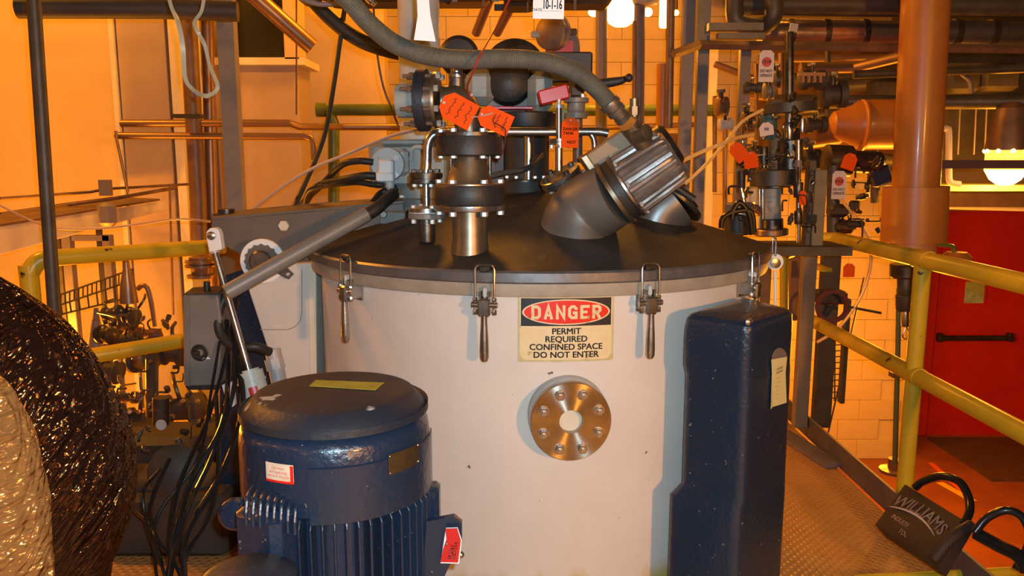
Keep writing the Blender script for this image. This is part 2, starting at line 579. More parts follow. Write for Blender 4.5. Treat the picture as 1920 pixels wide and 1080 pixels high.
# dark threshold pit / mat by the door, floor markings
MB().box((5.6, 7.55, -1.44), (2.4, 1.15, .02)).build('floor_mat', mat('floor_mat', (.10, .035, .025), .8, col2=(.07, .03, .02), scale=9), smooth=False, label='dark brown mat on the lower floor before the red door', cat='mat')
def strip(p, q, wd, m, label):
    p, q = WZ(*p, -1.445), WZ(*q, -1.445)
    t = (q - p).normalized()
    s_ = Vector((t.y, -t.x, 0)) * wd / 2
    mb = MB().prism([p - s_, p + s_, q + s_, q - s_], (0, 0, .004))
    return mb.build('floor_stripe', m, smooth=False, label=label, cat='stripe')
strip((1745, 868), (1820, 935), .05, mat('stripe_red', (.75, .10, .03), .5), 'red stripe on the lower floor beside the mat by the door')
strip((1762, 905), (1825, 940), .07, mat('stripe_yellow', (.75, .45, .05), .5), 'yellow stripe on the lower floor seen through the bag handle')

# left wall, pillar and boxed duct
LY = 5.6
mb = MB()
xa, xb = W(-260, 300, LY).x, W(222, 300, LY).x
mb.box(((xa + xb) / 2, LY + .1, 1.1), (xb - xa, .2, 5.1))
mb.build('wall_left', WALLP, smooth=False, kind='structure', label='flat cream wall panel at the left')
mb = MB()
xc = W(330, 300, LY + .5).x
xd = W(560, 300, LY + .9).x
mb.box(((xb + xc) / 2 - .1, LY + .62, 1.1), (xc - xb + .5, .2, 5.1))
mb.box(((xc + xd) / 2 + .2, LY + 1.05, 1.1), (xd - xc + 1.0, .2, 5.1))
mb.build('wall_left', WALLP, smooth=False, kind='structure', label='stepped cream wall behind the pipes')
mb = MB()
xa2, xb2 = W(235, 300, LY - .1).x, W(324, 300, LY - .1).x
mb.box(((xa2 + xb2) / 2, LY, 1.1), (xb2 - xa2, .2, 5.1), bev=.006)
mb.build('trim_1', PILLAR, smooth=False, kind='structure', label='flat pinkish brown pillar')
mb = MB()
mb.box((W(226, 300, LY - .12).x, LY - .1, 1.1), (.03, .05, 5.1))
mb.build('trim_2', CREAM, smooth=False, kind='structure')
mb = MB()
mb.box((W(336, 300, LY - .12).x, LY + .1, 1.1), (.06, .4, 5.1))
mb.build('trim_3', CREAM, smooth=False, kind='structure')

# ceiling deck at the far right
mb = MB()
mb.box((4.9, 6.3, 3.02), (6.4, 4.4, .08))
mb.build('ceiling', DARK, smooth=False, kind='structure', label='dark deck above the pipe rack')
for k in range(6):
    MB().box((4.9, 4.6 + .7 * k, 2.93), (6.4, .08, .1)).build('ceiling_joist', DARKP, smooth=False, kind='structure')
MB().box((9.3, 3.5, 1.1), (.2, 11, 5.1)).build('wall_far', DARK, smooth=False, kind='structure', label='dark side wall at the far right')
# ------------------------------------------------------------ the tank
TX, TY = 0.095, 2.94
RB = 0.780     # body radius
RL = 0.823     # lid rim radius
tank = empty('mixing_tank', (TX, TY, 0.0), 'large cream cylindrical mixing tank with a dark domed lid', 'tank')
T0 = Vector((TX, TY, 0))
def shell_mat():
    m = TANK.copy()
    m.name = 'stained_tank_paint'
    nt = m.node_tree
    b = nt.nodes['Principled BSDF']
    src = b.inputs['Base Color'].links[0].from_socket
    tc = nt.nodes.new('ShaderNodeTexCoord')
    sp = nt.nodes.new('ShaderNodeSeparateXYZ')
    nt.links.new(tc.outputs['Object'], sp.inputs[0])
    mr = nt.nodes.new('ShaderNodeMapRange')
    mr.inputs[1].default_value = .34
    mr.inputs[2].default_value = .14
    mr.inputs[3].default_value = 0
    mr.inputs[4].default_value = .55
    nt.links.new(sp.outputs['Z'], mr.inputs[0])
    mp = nt.nodes.new('ShaderNodeMapping')
    mp.inputs['Scale'].default_value = (9, 9, 2.5)
    nt.links.new(tc.outputs['Object'], mp.inputs[0])
    n = nt.nodes.new('ShaderNodeTexNoise')
    n.inputs['Scale'].default_value = 1
    n.inputs['Detail'].default_value = 6
    nt.links.new(mp.outputs[0], n.inputs[0])
    ad = nt.nodes.new('ShaderNodeMath')
    ad.operation = 'ADD'
    nt.links.new(n.outputs[0], ad.inputs[0])
    nt.links.new(mr.outputs[0], ad.inputs[1])
    r = nt.nodes.new('ShaderNodeValToRGB')
    r.color_ramp.elements[0].position = .74
    r.color_ramp.elements[1].position = .98
    nt.links.new(ad.outputs[0], r.inputs[0])
    mx = nt.nodes.new('ShaderNodeMix')
    mx.data_type = 'RGBA'
    nt.links.new(r.outputs[0], mx.inputs[0])
    nt.links.new(src, mx.inputs[6])
    mx.inputs[7].default_value = (.50, .36, .10, 1)
    nt.links.new(mx.outputs[2], b.inputs['Base Color'])
    return m
MB().lathe(T0, (0, 0, 1), [(RB, 0.02), (RB, 0.05), (RB, 1.0), (RB, 1.105)], 128, caps=False).build('shell', shell_mat(), tank, loc=T0)
MB().lathe(T0, (0, 0, 1), [(RB, 1.088), (RB + .03, 1.092), (RB + .033, 1.10), (RB + .033, 1.128), (RB, 1.13)], 128, caps=False).build('shell_rim', LIPTAN, tank, loc=T0)
prof = [(RB - .02, 1.128), (RL - .004, 1.130), (RL, 1.134), (RL, 1.158), (RL - .006, 1.164)]
MB().lathe(T0, (0, 0, 1), prof, 128, caps=False).build('lid_rim', LIDRIM, tank, loc=T0)
def lid_z(r):
    t = max(0.0, (RL - .006 - r) / (RL - .006))
    return 1.164 + 0.205 * (1 - (1 - t) ** 1.25)
MB().lathe(T0, (0, 0, 1), [(RL - .006 - (RL - .006) * (i / 16) if i < 16 else 1e-4, lid_z(RL - .006 - (RL - .006) * i / 16)) for i in range(17)], 128, caps=False).build('lid', LID, tank, loc=T0)
# yellow-stained lower band of the shell
def on_tank(px, py, R=RB):
    d = ray(px, py)
    ox, oy = -TX, -TY
    a = d.x * d.x + d.y * d.y
    b = 2 * (ox * d.x + oy * d.y)
    c = ox * ox + oy * oy - R * R
    t = (-b - math.sqrt(b * b - 4 * a * c)) / (2 * a)
    return Vector((d.x * t, d.y * t, H + d.z * t))
def shell_fn(px, py, R=RB):
    """(u along the curve, v up) -> world, centred where (px,py) meets the shell"""
    p = on_tank(px, py, R)
    a0 = math.atan2(p.y - TY, p.x - TX)
    def fn(u, v, lift=0.0):
        a = a0 + u / R
        return Vector((TX + (R + lift) * math.cos(a), TY + (R + lift) * math.sin(a), p.z + v))
    return fn
def grid_patch(mb, fn, u0, u1, v0, v1, lift, nu=16):
    vv, ff = [], []
    for i in range(nu + 1):
        u = u0 + (u1 - u0) * i / nu
        vv += [fn(u, v0, lift), fn(u, v1, lift)]
    for i in range(nu):
        ff.append((2 * i, 2 * i + 2, 2 * i + 3, 2 * i + 1))
    return mb.add(vv, ff)
def ellipse_patch(mb, fn, cu, cv, ru, rv, lift, n=48, rings=6):
    vv, ff = [fn(cu, cv, lift)], []
    for j in range(1, rings + 1):
        for k in range(n):
            a = 2 * PI * k / n
            vv.append(fn(cu + ru * j / rings * math.cos(a), cv + rv * j / rings * math.sin(a), lift))
    for k in range(n):
        ff.append((0, 1 + k, 1 + (k + 1) % n))
    for j in range(rings - 1):
        for k in range(n):
            a, b = 1 + j * n + k, 1 + j * n + (k + 1) % n
            ff.append((a, b, b + n, a + n))
    return mb.add(vv, ff)

# danger sign
p0, p1 = on_tank(972, 616), on_tank(1152, 616)
pt, pb_ = on_tank(1062, 553), on_tank(1062, 678)
SW, SH = (p1 - p0).length, pt.z - pb_.z
fn = shell_fn(1062, 616)
L0 = fn(0, -SH / 2)
sign = empty('danger_sign', L0, 'red, black and cream danger sign stuck on the front of the tank', 'sign')
mb = grid_patch(MB(), fn, -SW / 2, SW / 2, -SH / 2, SH / 2, .0012)
grid_patch(mb, fn, -SW / 2, SW / 2, -SH / 2, SH / 2, .0002)
mb.build('adhesive_border', SIGNK, sign)
mb = MB()
e = SW * .02
vv, ff = [], []
ru = SW * .06
ring = []
for cx_, cy_, a_ in ((SW / 2 - e - ru, SH / 2 - e, 90), ):
    pass
# cream face: strips with rounded lower corners
nu = 24
for i in range(nu + 1):
    u = -SW / 2 + e + (SW - 2 * e) * i / nu
    du = min(u + SW / 2 - e, SW / 2 - e - u)
    dz = ru - math.sqrt(max(0, ru * ru - (ru - min(du, ru)) ** 2))
    vv += [fn(u, -SH / 2 + e + dz, .0018), fn(u, SH / 2 - e * .4, .0018)]
for i in range(nu):
    ff.append((2 * i, 2 * i + 2, 2 * i + 3, 2 * i + 1))
mb.add(vv, ff).build('cream_face', SIGNW, sign)
vb0, vb1 = SH * .04, SH / 2 - e * 1.6
mb = grid_patch(MB(), fn, -SW / 2 + e * 1.6, SW / 2 - e * 1.6, vb0, vb1, .0024)
mb.build('black_panel', SIGNB, sign)
vc = (vb0 + vb1) / 2
ellipse_patch(MB(), fn, 0, vc, SW * .455, (vb1 - vb0) * .46, .0030).build('oval_outline', SIGNW, sign)
ellipse_patch(MB(), fn, 0, vc, SW * .436, (vb1 - vb0) * .415, .0036).build('red_oval', SIGNR, sign)
f2 = lambda u, v: fn(u, v, .0044)
mb = MB()
LH = (vb1 - vb0) * .50
LW, GP, SW_ = SW * .098, SW * .027, SW * .030
x_0 = -(6 * LW + 5 * GP) / 2
hh_, ww_, ch = LH - SW_, LW - SW_, LW * .22
GL = [([(0, 0), (0, hh_), (ww_ - ch, hh_), (ww_, hh_ - ch), (ww_, ch), (ww_ - ch, 0)], True),
      ([(0, -SW_ / 2), (ww_ / 2, hh_ + SW_ * .2), (ww_, -SW_ / 2)], False),
      ([(0, -SW_ / 2), (0, hh_), (ww_, 0), (ww_, hh_ + SW_ / 2)], False),
      ([(ww_, hh_ * .70), (ww_, hh_ - ch), (ww_ - ch, hh_), (ch, hh_), (0, hh_ - ch), (0, ch), (ch, 0), (ww_, 0), (ww_, hh_ * .44), (ww_ * .5, hh_ * .44)], False),
      ([(ww_ + SW_ / 2, hh_), (0, hh_), (0, 0), (ww_ + SW_ / 2, 0)], False),
      ([(0, -SW_ / 2), (0, hh_), (ww_ - ch, hh_), (ww_, hh_ - ch * .8), (ww_, hh_ * .62), (ww_ - ch, hh_ * .45), (0, hh_ * .45)], False)]
for i_, (pl_, cl_) in enumerate(GL):
    ox_ = x_0 + i_ * (LW + GP) + SW_ / 2
    oy_ = vc - LH / 2 + SW_ / 2
    thick_line(mb, [(a + ox_, b + oy_) for a, b in pl_], SW_, f2, cl_)
    if i_ == 1:
        thick_line(mb, [(ox_ + ww_ * .2, oy_ + hh_ * .24), (ox_ + ww_ * .8, oy_ + hh_ * .24)], SW_ * .8, f2)
    if i_ == 4:
        thick_line(mb, [(ox_, oy_ + hh_ * .5), (ox_ + ww_ * .9, oy_ + hh_ * .5)], SW_ * .9, f2)
    if i_ == 5:
        thick_line(mb, [(ox_ + ww_ * .45, oy_ + hh_ * .45), (ox_ + ww_, oy_ - SW_ / 2)], SW_, f2)
xs = [0]
mb.build('danger_lettering', SIGNW, sign, smooth=False)
mb = MB()
f3 = lambda u, v: fn(u, v, .0026)
for i, s_ in enumerate(('PERMIT', 'REQUIRED', 'CONFINED SPACE', 'DO NOT ENTER')):
    put_text(mb, s_, SH * .128, f3, bold=SH * .0032, v=-SH * (.038 + .118 * i) - SH * .005, sx=1.04, u=0)
mb.build('black_lettering', SIGNB, sign, smooth=False)

# lid latches
def make_latch():
    t = empty('lid_latch', (0, 0, 0), '', 'latch', 'steel toggle latches round the lid')
    # local frame: outward is -Y, origin on the shell surface at z of the rim bottom
    hw = .0265
    bail = MB()
    top = .082
    pts = [(-hw, -.052, -.048), (-hw, -.052, .0), (-hw, -.050, top - .012), (-hw + .004, -.049, top - .003), (-hw + .012, -.048, top),
           (hw - .012, -.048, top), (hw - .004, -.049, top - .003), (hw, -.050, top - .012), (hw, -.052, 0), (hw, -.052, -.048)]
    bail.tube(pts, .0032, 8, 1)
    bail.build('bail', STEEL, t, loc=(0, 0, 0))
    MB().box((0, -.042, .072), (.030, .022, .018), bev=.003).build('keeper', DSTEEL, t, loc=(0, 0, 0))
    br = MB()
    br.box((-.012, -.030, -.020), (.006, .055, .060), bev=.002)
    br.box((.012, -.030, -.020), (.006, .055, .060), bev=.002)
    br.box((0, -.004, -.020), (.036, .008, .075), bev=.002)
    br.build('bracket', STEEL, t, loc=(0, 0, 0))
    MB().box((0, -.040, .008), (.012, .030, .030), bev=.004).build('link', GREYL, t, loc=(0, 0, 0))
    MB().box((0, -.056, -.032), (.034, .020, .050), bev=.005).build('lever_head', STEEL, t, loc=(0, 0, 0))
    MB().tube([(-.036, -.052, -.026), (.036, -.052, -.026)], .008, 12, 1).build('cross_pin', STEEL, t, loc=(0, 0, 0))
    for sx in (-1, 1):
        MB().hexa((sx * hw, -.052, -.052), (0, 0, 1), .0068, .014).hexa((sx * hw, -.052, -.016), (0, 0, 1), .0068, .010).build('nut', STEEL, t, loc=(0, 0, 0))
    hp = [(.0085, 0), (.0090, -.02), (.0115, -.06), (.0130, -.10), (.0125, -.117), (.0085, -.126), (.0005, -.129)]
    MB().lathe((0, -.058, -.054), (0, 0, 1), hp, 16).build('handle', STEEL, t, loc=(0, 0, 0))
    return t
lt = make_latch()
LAB = ['steel lid latch at the left of the tank rim, above the big motor',
       'steel lid latch just left of the danger sign',
       'steel lid latch right of the danger sign',
       'steel lid latch at the right edge of the tank, behind the blue cabinet']
first = True
for (lx, ly), lb in zip(((676, 548), (917, 562), (1202, 560), (1386, 520)), LAB):
    p = on_tank(lx, ly)
    o = lt if first else copy_tree(lt)
    first = False
    p.z = 1.098
    o.location = p
    a = math.atan2(p.y - TY, p.x - TX)
    o.rotation_euler = (0, 0, a + PI / 2)
    o['label'] = lb

# sight port flange on the shell
fp = on_tank(1064, 776)
nrm = Vector((fp.x - TX, fp.y - TY, 0)).normalized()
RP = pxm(80, 2.11)
port = empty('blind_flange', fp, 'round bolted steel flange with a pale hole at its centre below the danger sign', 'flange')
MB().lathe(fp - nrm * .01, nrm, [(RP * .98, 0), (RP * 1.0, .004), (RP * 1.0, .046), (RP * .98, .05)], 64).build('neck', GREYL, port, loc=fp)
hole = RP * .285
MB().lathe(fp + nrm * .042, nrm, [(RP * .97, 0), (RP * .985, .003), (RP * .985, .026), (RP * .97, .029), (hole * 1.04, .029), (hole, .026), (hole, .004)], 96, caps=False).build('flange_disc', BRUSH, port, loc=fp)
MB().lathe(fp + nrm * .040, nrm, [(hole * 1.01, 0), (hole * 1.01, .010)], 48).build('cream_plug', CREAM, port, loc=fp, label='cream disc seen through the hole')
x, y, z = frame(nrm)
for k in range(8):
    a = PI / 8 + k * PI / 4
    c = fp + nrm * .070 + (x * math.cos(a) + y * math.sin(a)) * RP * .73
    m2 = MB().lathe(c, nrm, [(RP * .135, 0), (RP * .135, .004)], 20)
    m2.hexa(c + nrm * .004, nrm, RP * .115, .011)
    m2.lathe(c + nrm * .014, nrm, [(RP * .055, 0), (RP * .05, .008)], 12)
    m2.build('bolt', STEEL, port)
# ------------------------------------------------------------ big navy motor in front of the tank
MY, MR = 1.62, 0.192
MX = W(630, 800, MY).x
zf = lambda py, Y=MY - MR: W(630, py, Y).z
M0 = Vector((MX, MY, 0))
motor = empty('electric_motor', M0, 'large navy blue finned electric motor standing in front of the tank', 'motor')
z_top = zf(778, MY - .165)
z_cb = zf(822)
z_cw = zf(974)
MB().lathe(M0, (0, 0, 1), [(1e-4, z_top), (.150, z_top), (.163, z_top - .003), (MR - .004, z_top - .030), (MR + .002, z_top - .040), (MR + .002, z_cb + .012), (MR - .004, z_cb + .003), (MR - .012, z_cb)], 96, caps=False).build('fan_cap', NAVYD, motor, loc=M0, label='dusty scuffed cap of the motor')
MB().lathe(M0, (0, 0, 1), [(MR - .014, z_cb + .001), (MR - .016, z_cb - .010), (MR - .004, z_cb - .018), (MR + .001, z_cb - .030), (MR + .004, z_cb - .055), (MR + .005, z_cw + .004), (MR + .002, z_cw), (MR - .02, z_cw)], 96, caps=False).build('cowl', NAVY, motor, loc=M0)
# overlapping front plate of the cowl
MB().lathe(M0, (0, 0, 1), [(MR + .005, z_cb - .056), (MR + .0085, z_cb - .058), (MR + .0085, z_cw - .008), (MR + .003, z_cw - .010)], 40, up=(0, 0, 1) and (1, 0, 0), caps=False, a0=math.radians(-3), a1=math.radians(100)).build('cowl_plate', NAVY, motor, loc=M0)
MB().lathe(M0, (0, 0, 1), [(MR - .028, .24), (MR - .028, z_cw + .03)], 64, caps=True).build('core', NAVY, motor, loc=M0)
MB().lathe(M0, (0, 0, 1), [(MR + .02, .0), (MR + .02, .03), (MR - .04, .05), (MR - .04, .20), (MR + .01, .22), (MR + .01, .26), (MR - .03, .27)], 64).build('pedestal', NAVY, motor, loc=M0)
fin = MB().prism([(MR - .035, -.003, .26), (MR + .006, -.0018, .26), (MR + .008, -.0018, z_cw - .02), (MR - .002, -.0022, z_cw - .004), (MR - .035, -.003, z_cw - .002)], (0, .0048, 0))
fin.v = [q + M0 for q in fin.v]
f0 = None
for k in range(54):
    a = 2 * PI * k / 54
    if f0 is None:
        f0 = fin.build('fin', NAVY, motor, loc=M0, bevel=.0014)
        fo = f0
    else:
        fo = f0.copy()
        C.objects.link(fo)
    fo.rotation_euler = (0, 0, a)
def at_m(az, r, z):
    a = math.radians(az)
    return M0 + Vector((r * math.cos(a), r * math.sin(a), z))
# terminal box on the left front, ribbed bottom ear, lifting lug
a = W(508, 1000, MY - .17)
tb = MB().box(a + Vector((0, 0, -.06)), (.115, .09, .24), Matrix.Rotation(math.radians(-28), 3, 'Z'), bev=.016)
tb.build('terminal_box', NAVY, motor)
r0 = W(470, 948, MY - .16)
for k in range(8):
    q = W(462 + 13 * k, 948 + 2.6 * k, MY - .215 + .0015 * abs(k - 3))
    MB().tube([q + Vector((0, .05, .018)), q + Vector((0, .01, .014)), q + Vector((0, -.004, -.01)), q + Vector((0, -.006, -.035))], .0042, 8, 4).build('rib', NAVY, motor)
q = W(440, 965, MY)
MB().lathe(q + Vector((0, .02, 0)), (0, -1, 0), [(.030, 0), (.034, .006), (.034, .026), (.026, .034), (.012, .036)], 28).build('lifting_ear', NAVY, motor)
q = W(812, 940, MY + .02)
MB().box(q + Vector((.0, 0, -.06)), (.03, .05, .20), bev=.008).build('lifting_ear', NAVY, motor)
q = lambda x, y: W(x, y, MY - .06)
MB().prism([q(800, 978), q(851, 968), q(866, 980), q(866, 1018), q(843, 1060), q(820, 1110), q(790, 1110)], (0, .014, 0)).build('lug', NAVY, motor, smooth=False)
MB().sphere(q(864, 1040) + Vector((.0, .0, 0)), .0075, 16).build('lug_bolt', STEEL, motor)
# conduit box at the lower left of the motor
q = W(466, 1066, MY - .30)
MB().lathe(q + Vector((0, 0, -.15)), (0, 0, 1), [(.085, 0), (.088, .10), (.083, .135), (.062, .148), (1e-4, .152)], 40).build('conduit_dome', NAVYD, motor)
# labels on the motor (flat stickers and plate that follow the cowl)
def cyl_fn(O, R, az, z):
    a0 = math.radians(az)
    def fn(u, v, lift=0.0):
        a = a0 + u / R
        return Vector((O.x + (R + lift) * math.cos(a), O.y + (R + lift) * math.sin(a), z + v))
    return fn
def az_of(px, py, O, R):
    d = ray(px, py)
    ox, oy = -O.x, -O.y
    A = d.x ** 2 + d.y ** 2
    B = 2 * (ox * d.x + oy * d.y)
    Cc = ox * ox + oy * oy - R * R
    disc = max(0, B * B - 4 * A * Cc)
    t = (-B - math.sqrt(disc)) / (2 * A)
    return math.degrees(math.atan2(d.y * t - O.y, d.x * t - O.x)), H + d.z * t
az, zz_ = az_of(524, 886, M0, MR + .005)
fn = cyl_fn(M0, MR + .006, az, zz_)
st = grid_patch(MB(), fn, -.031, .031, -.018, .018, 0.0006).build('warning_sticker', mat('sticker', (.72, .62, .46), .45, col2=(.66, .45, .30), scale=60), motor, label='cream sticker with red worn edge')
grid_patch(grid_patch(MB(), fn, -.031, .031, -.020, -.0155, .0010), fn, .024, .0305, -.019, .016, .0011, 4).build('red_edge', SIGNR, st)
mb = MB()
for i in range(3):
    put_text(mb, ('CAUTION', 'HOT SURFACE', 'DO NOT TOUCH')[i], .006, lambda u, v: fn(u, v, .0012), u=-.003, v=.008 - .008 * i)
mb.build('faded_print', SIGNR, st, smooth=False)
az, zz_ = az_of(757, 860, M0, MR + .005)
fn2 = cyl_fn(M0, MR + .0095, az, zz_)
npl = grid_patch(MB(), fn2, -.043, .043, -.021, .021, 0.001).build('nameplate', BRASSP, motor, label='tarnished brass coloured nameplate')
mb = MB()
for (u_, v_) in ((-.039, -.017), (-.039, .017), (.039, -.017), (.039, .017)):
    q = fn2(u_, v_, .001)
    mb.lathe(q, (q - M0).normalized() * 1.0, [(.0022, 0), (.0015, .0016)], 10)
mb.build('rivet', STEEL, npl)
# olive tape on the cap
q = lambda x, y: WZ(x, y, z_top + .0012)
MB().prism([q(592, 713), q(721, 718), q(704, 732), q(580, 724)], (0, 0, .0008)).build('tape_strip', TAPE, motor, smooth=False, label='strip of olive yellow tape')
# red engraved tag hanging in the lug
q = lambda x, y, o=0: W(x, y, MY - .075 + o)
rt = empty('equipment_tag', q(845, 1055), 'red engraved plate hanging on the motor lug, with white edge and lettering', 'tag')
A_, B_ = q(845, 1022), q(857, 1022)
MB().prism([q(835, 992), q(857, 991), q(864, 1014), q(859, 1055), q(826, 1054), q(830, 1032), q(837, 1012)], (0, .0025, 0)).build('red_face', REDPL, rt, smooth=False)
MB().prism([q(836, 990, .003), q(858, 989, .003), q(866, 1013, .003), q(861, 1057, .003), q(826, 1056, .003)], (0, .0015, 0)).build('white_core', WHITE, rt, smooth=False)
fr = plane_fn(q(846, 1034, -.0008), (1, 0, 0), (0, 0, 1))
mb = MB()
put_text(mb, 'M 2261', .0105, fr, u=-.0005, v=-.001, rot=math.radians(80), bold=.0001)
put_text(mb, 'VSD-21A', .0105, fr, u=.0075, v=.001, rot=math.radians(80), bold=.0001)
mb.build('white_lettering', WHITE, rt, smooth=False)
MB().sphere(q(838, 1020, -.003), .0028, 10).build('rivet', STEEL, rt)

# ------------------------------------------------------------ navy cabinet at the right
zt = 1.045
F_, L_, B2, R_ = WZ(1408, 606, zt), WZ(1281, 588, zt), WZ(1398, 556, zt), WZ(1492, 580, zt)
cen = (F_ + L_ + B2 + R_) / 4
def round_poly(P, r, n=5):
    out = []
    m_ = len(P)
    for i in range(m_):
        p, a, b = P[i], P[i - 1], P[(i + 1) % m_]
        d1, d2 = (a - p).normalized(), (b - p).normalized()
        s_, e_ = p + d1 * r, p + d2 * r
        for k in range(n + 1):
            t = k / n
            out.append((1 - t) ** 2 * s_ + 2 * t * (1 - t) * p + t * t * e_)
    return out
base = [F_, R_, B2, L_]
def sect(z, sc=1.0, lft=0.0, rgt=0.0, r=.028, dz=None):
    P = []
    for i, p in enumerate(base):
        q = cen + (p - cen) * sc
        if i == 3:
            q = q + (L_ - R_).normalized() * lft
        if i == 0:
            q = q + (L_ - R_).normalized() * lft * .25 + (R_ - L_).normalized() * rgt * .3
        if i == 1:
            q = q + (R_ - L_).normalized() * rgt
        q = Vector((q.x, q.y, z))
        P.append(q)
    return round_poly(P, r)
zL = lambda py: W(1285, py, L_.y).z
secs = [sect(0.0, 1.0, .030, .006), sect(zL(925), 1, .030, .006), sect(zL(905), 1, -.004, .004), sect(zL(700), 1, -.004, .002), sect(zL(682), 1, .004, 0), sect(zL(640), 1, .004, 0),
        sect(zt - .04, 1, 0.003, 0), sect(zt - .012, .985), sect(zt - .002, .93), sect(zt + .004, .80, r=.02), sect(zt + .010, .4, r=.012)]
mb = MB()
n_ = len(secs[0])
for s_ in secs:
    mb.v += s_
for i in range(len(secs) - 1):
    for k in range(n_):
        a, b = i * n_ + k, i * n_ + (k + 1) % n_
        mb.f.append([a, b, b + n_, a + n_])
mb.f.append(list(range(n_ - 1, -1, -1)))
mb.f.append(list(range((len(secs) - 1) * n_, len(secs) * n_)))
cab = empty('machine_guard', (cen.x, cen.y, 0), 'tall navy blue rounded metal guard standing at the right in front of the tank', 'machine guard')
mb.build('guard_shell', NAVY, cab, angle=30)
q = W(1403, 604, F_.y + .003)
MB().lathe(q, (0, -1, .1), [(.008, 0), (.008, .002), (.005, .004)], 16).build('bolt', STEEL, cab)
# yellow card in a grey holder on the guard's right face
t_ = (R_ - F_)
t_.z = 0
t_.normalize()
nn = t_.cross(Vector((0, 0, 1))).normalized()
def on_face(px, py, lift):
    d = ray(px, py)
    P0 = F_ + nn * lift
    k = (P0 - Vector((0, 0, H))).dot(nn) / d.dot(nn)
    return Vector((0, 0, H)) + d * k
yt = empty('cleaning_card', on_face(1462, 768, .005), 'yellow paper card with dark print stuck on the navy guard', 'card')
c_ = [on_face(1447, 674, .006), on_face(1476, 669, .006), on_face(1473, 700, .006), on_face(1475, 755, .006), on_face(1449, 763, .006), on_face(1446, 767, .012), on_face(1448, 700, .006)]
MB().prism(c_, -nn * .001).build('card', YTAG, yt, smooth=False)
hd = [on_face(1462 + 14.5 * math.cos(a), 674 - 22 * max(0, math.sin(a)), .003) for a in [PI * k / 10 for k in range(11)]]
MB().prism(hd, -nn * .001).build('grey_tab', mat('tab_grey', (.16, .13, .11), .6), yt, smooth=False)
fc = plane_fn(on_face(1462, 700, .0085), t_, (0, 0, 1))
mb = MB()
put_text(mb, 'CLEANED', .0088, fc, v=.014, bold=.0001)
put_text(mb, 'EQUIPMENT', .0076, fc, v=.004, bold=.0001)
for i, s_ in enumerate(('NAME', 'PRODUCT', 'BATCH', 'DATE', 'TIME', 'BY')):
    put_text(mb, s_ + ' ______', .005, fc, v=-.012 - .0115 * i, u=-.002)
mb.build('card_print', mat('olive_ink', (.20, .18, .05), .6), yt, smooth=False)

# ------------------------------------------------------------ hinge column, lid arm and gas strut at the left of the tank
hs = empty('hinge_housing', W(540, 1000, 2.78) * 1.0, 'tall cream hinge housing beside the left of the tank', 'housing')
q = lambda x, y, Y=2.74: W(x, y, Y)
MB().prism([q(463, 500), q(593, 492), q(598, 1300), q(560, 1300), q(520, 712), q(466, 545)], (0, .16, 0)).build('housing_body', TANK, hs, smooth=False, bevel=.006)
MB().prism([q(578, 500, 2.735), q(592, 500, 2.735), q(594, 720, 2.735), q(582, 720, 2.735)], (0, .01, 0)).build('edge_strip', CREAM, hs, smooth=False)
cp = [q(566, 505, 2.736), q(566, 585, 2.736), q(563, 602, 2.736), q(553, 613, 2.736), q(540, 618, 2.736), q(488, 618, 2.736)]
MB().tube(cp, .0013, 6, 1).build('panel_seam', LIPTAN, hs)
navy_post = MB().prism([W(412, 520, 2.9), W(470, 500, 2.9), W(540, 740, 2.9), W(545, 1120, 2.9), W(412, 1120, 2.9)], (0, .10, 0)).build('support_post', NAVY, smooth=False, label='navy blue slanted post behind the gas strut', cat='post')
# lid arm
arm = empty('lifting_boom', W(560, 470, 2.9), 'grey steel lid lifting arm reaching over the tank from the left', 'arm')
q = lambda x, y, Y=2.84: W(x, y, Y)
MB().prism([q(398, 413), q(430, 411), q(600, 396), q(755, 382), q(760, 408), q(700, 440), q(650, 474), q(560, 492), q(462, 482), q(412, 455), q(394, 452)], (0, .02, 0)).build('side_plate', ARM, arm, smooth=False)
MB().prism([q(398, 412), q(428, 411), q(600, 395), q(756, 381), W(756, 372, 3.05), W(600, 384, 3.05), W(430, 400, 3.05), W(405, 402, 3.05)], (0, 0, .008)).build('top_plate', ARM, arm, smooth=False)
MB().prism([q(398, 413, 3.03), q(755, 382, 3.03), q(700, 440, 3.03), q(462, 480, 3.03)], (0, .02, 0)).build('side_plate', ARM, arm, smooth=False)
bq = q(534, 423)
MB().hexa(bq, (0, -1, 0), .020, .020).build('pivot_bolt', CREAM, arm)
MB().box(q(738, 408, 2.80), (.09, .05, .045), bev=.004).build('end_bracket', GREYP, arm)
MB().hexa(q(720, 402, 2.77), (0, -1, 0), .013, .012).build('bolt', STEEL, arm)
MB().lathe(q(425, 407, 2.95), (0, 0, 1), [(.05, 0), (.05, .012), (.03, .014), (.03, .03)], 24).build('pivot_boss', DSTEEL, arm)
# index gear on the hinge
g = empty('indexing_plate', q(495, 520, 2.70), 'round scalloped steel indexing plate on the hinge housing', 'indexing plate')
gc = W(494, 489, 2.72)
GR = pxm(42, 2.72)
prof2 = []
pl = []
for k in range(96):
    a = 2 * PI * k / 96
    rr = GR * .80 - GR * .07 * abs(math.sin(a * 8))
    pl.append(gc + Vector((rr * math.cos(a), -.022, rr * math.sin(a))))
MB().lathe(gc, (0, -1, 0), [(GR, 0), (GR, .012), (GR * .97, .014)], 48).build('cream_disc', WHITE, g)
MB().prism(pl, (0, .01, 0)).build('scalloped_ring', ARM, g, smooth=False)
MB().lathe(gc - Vector((0, .02, 0)), (0, -1, 0), [(GR * .50, 0), (GR * .52, .003), (GR * .52, .012), (GR * .44, .018)], 32).build('hub', STEEL, g)
tq = lambda x, y: W(x, y, 2.70)
MB().prism([tq(512, 505), tq(527, 492), tq(551, 514), tq(541, 524), tq(520, 513)], (0, .005, 0)).build('tab', STEEL, g, smooth=False)
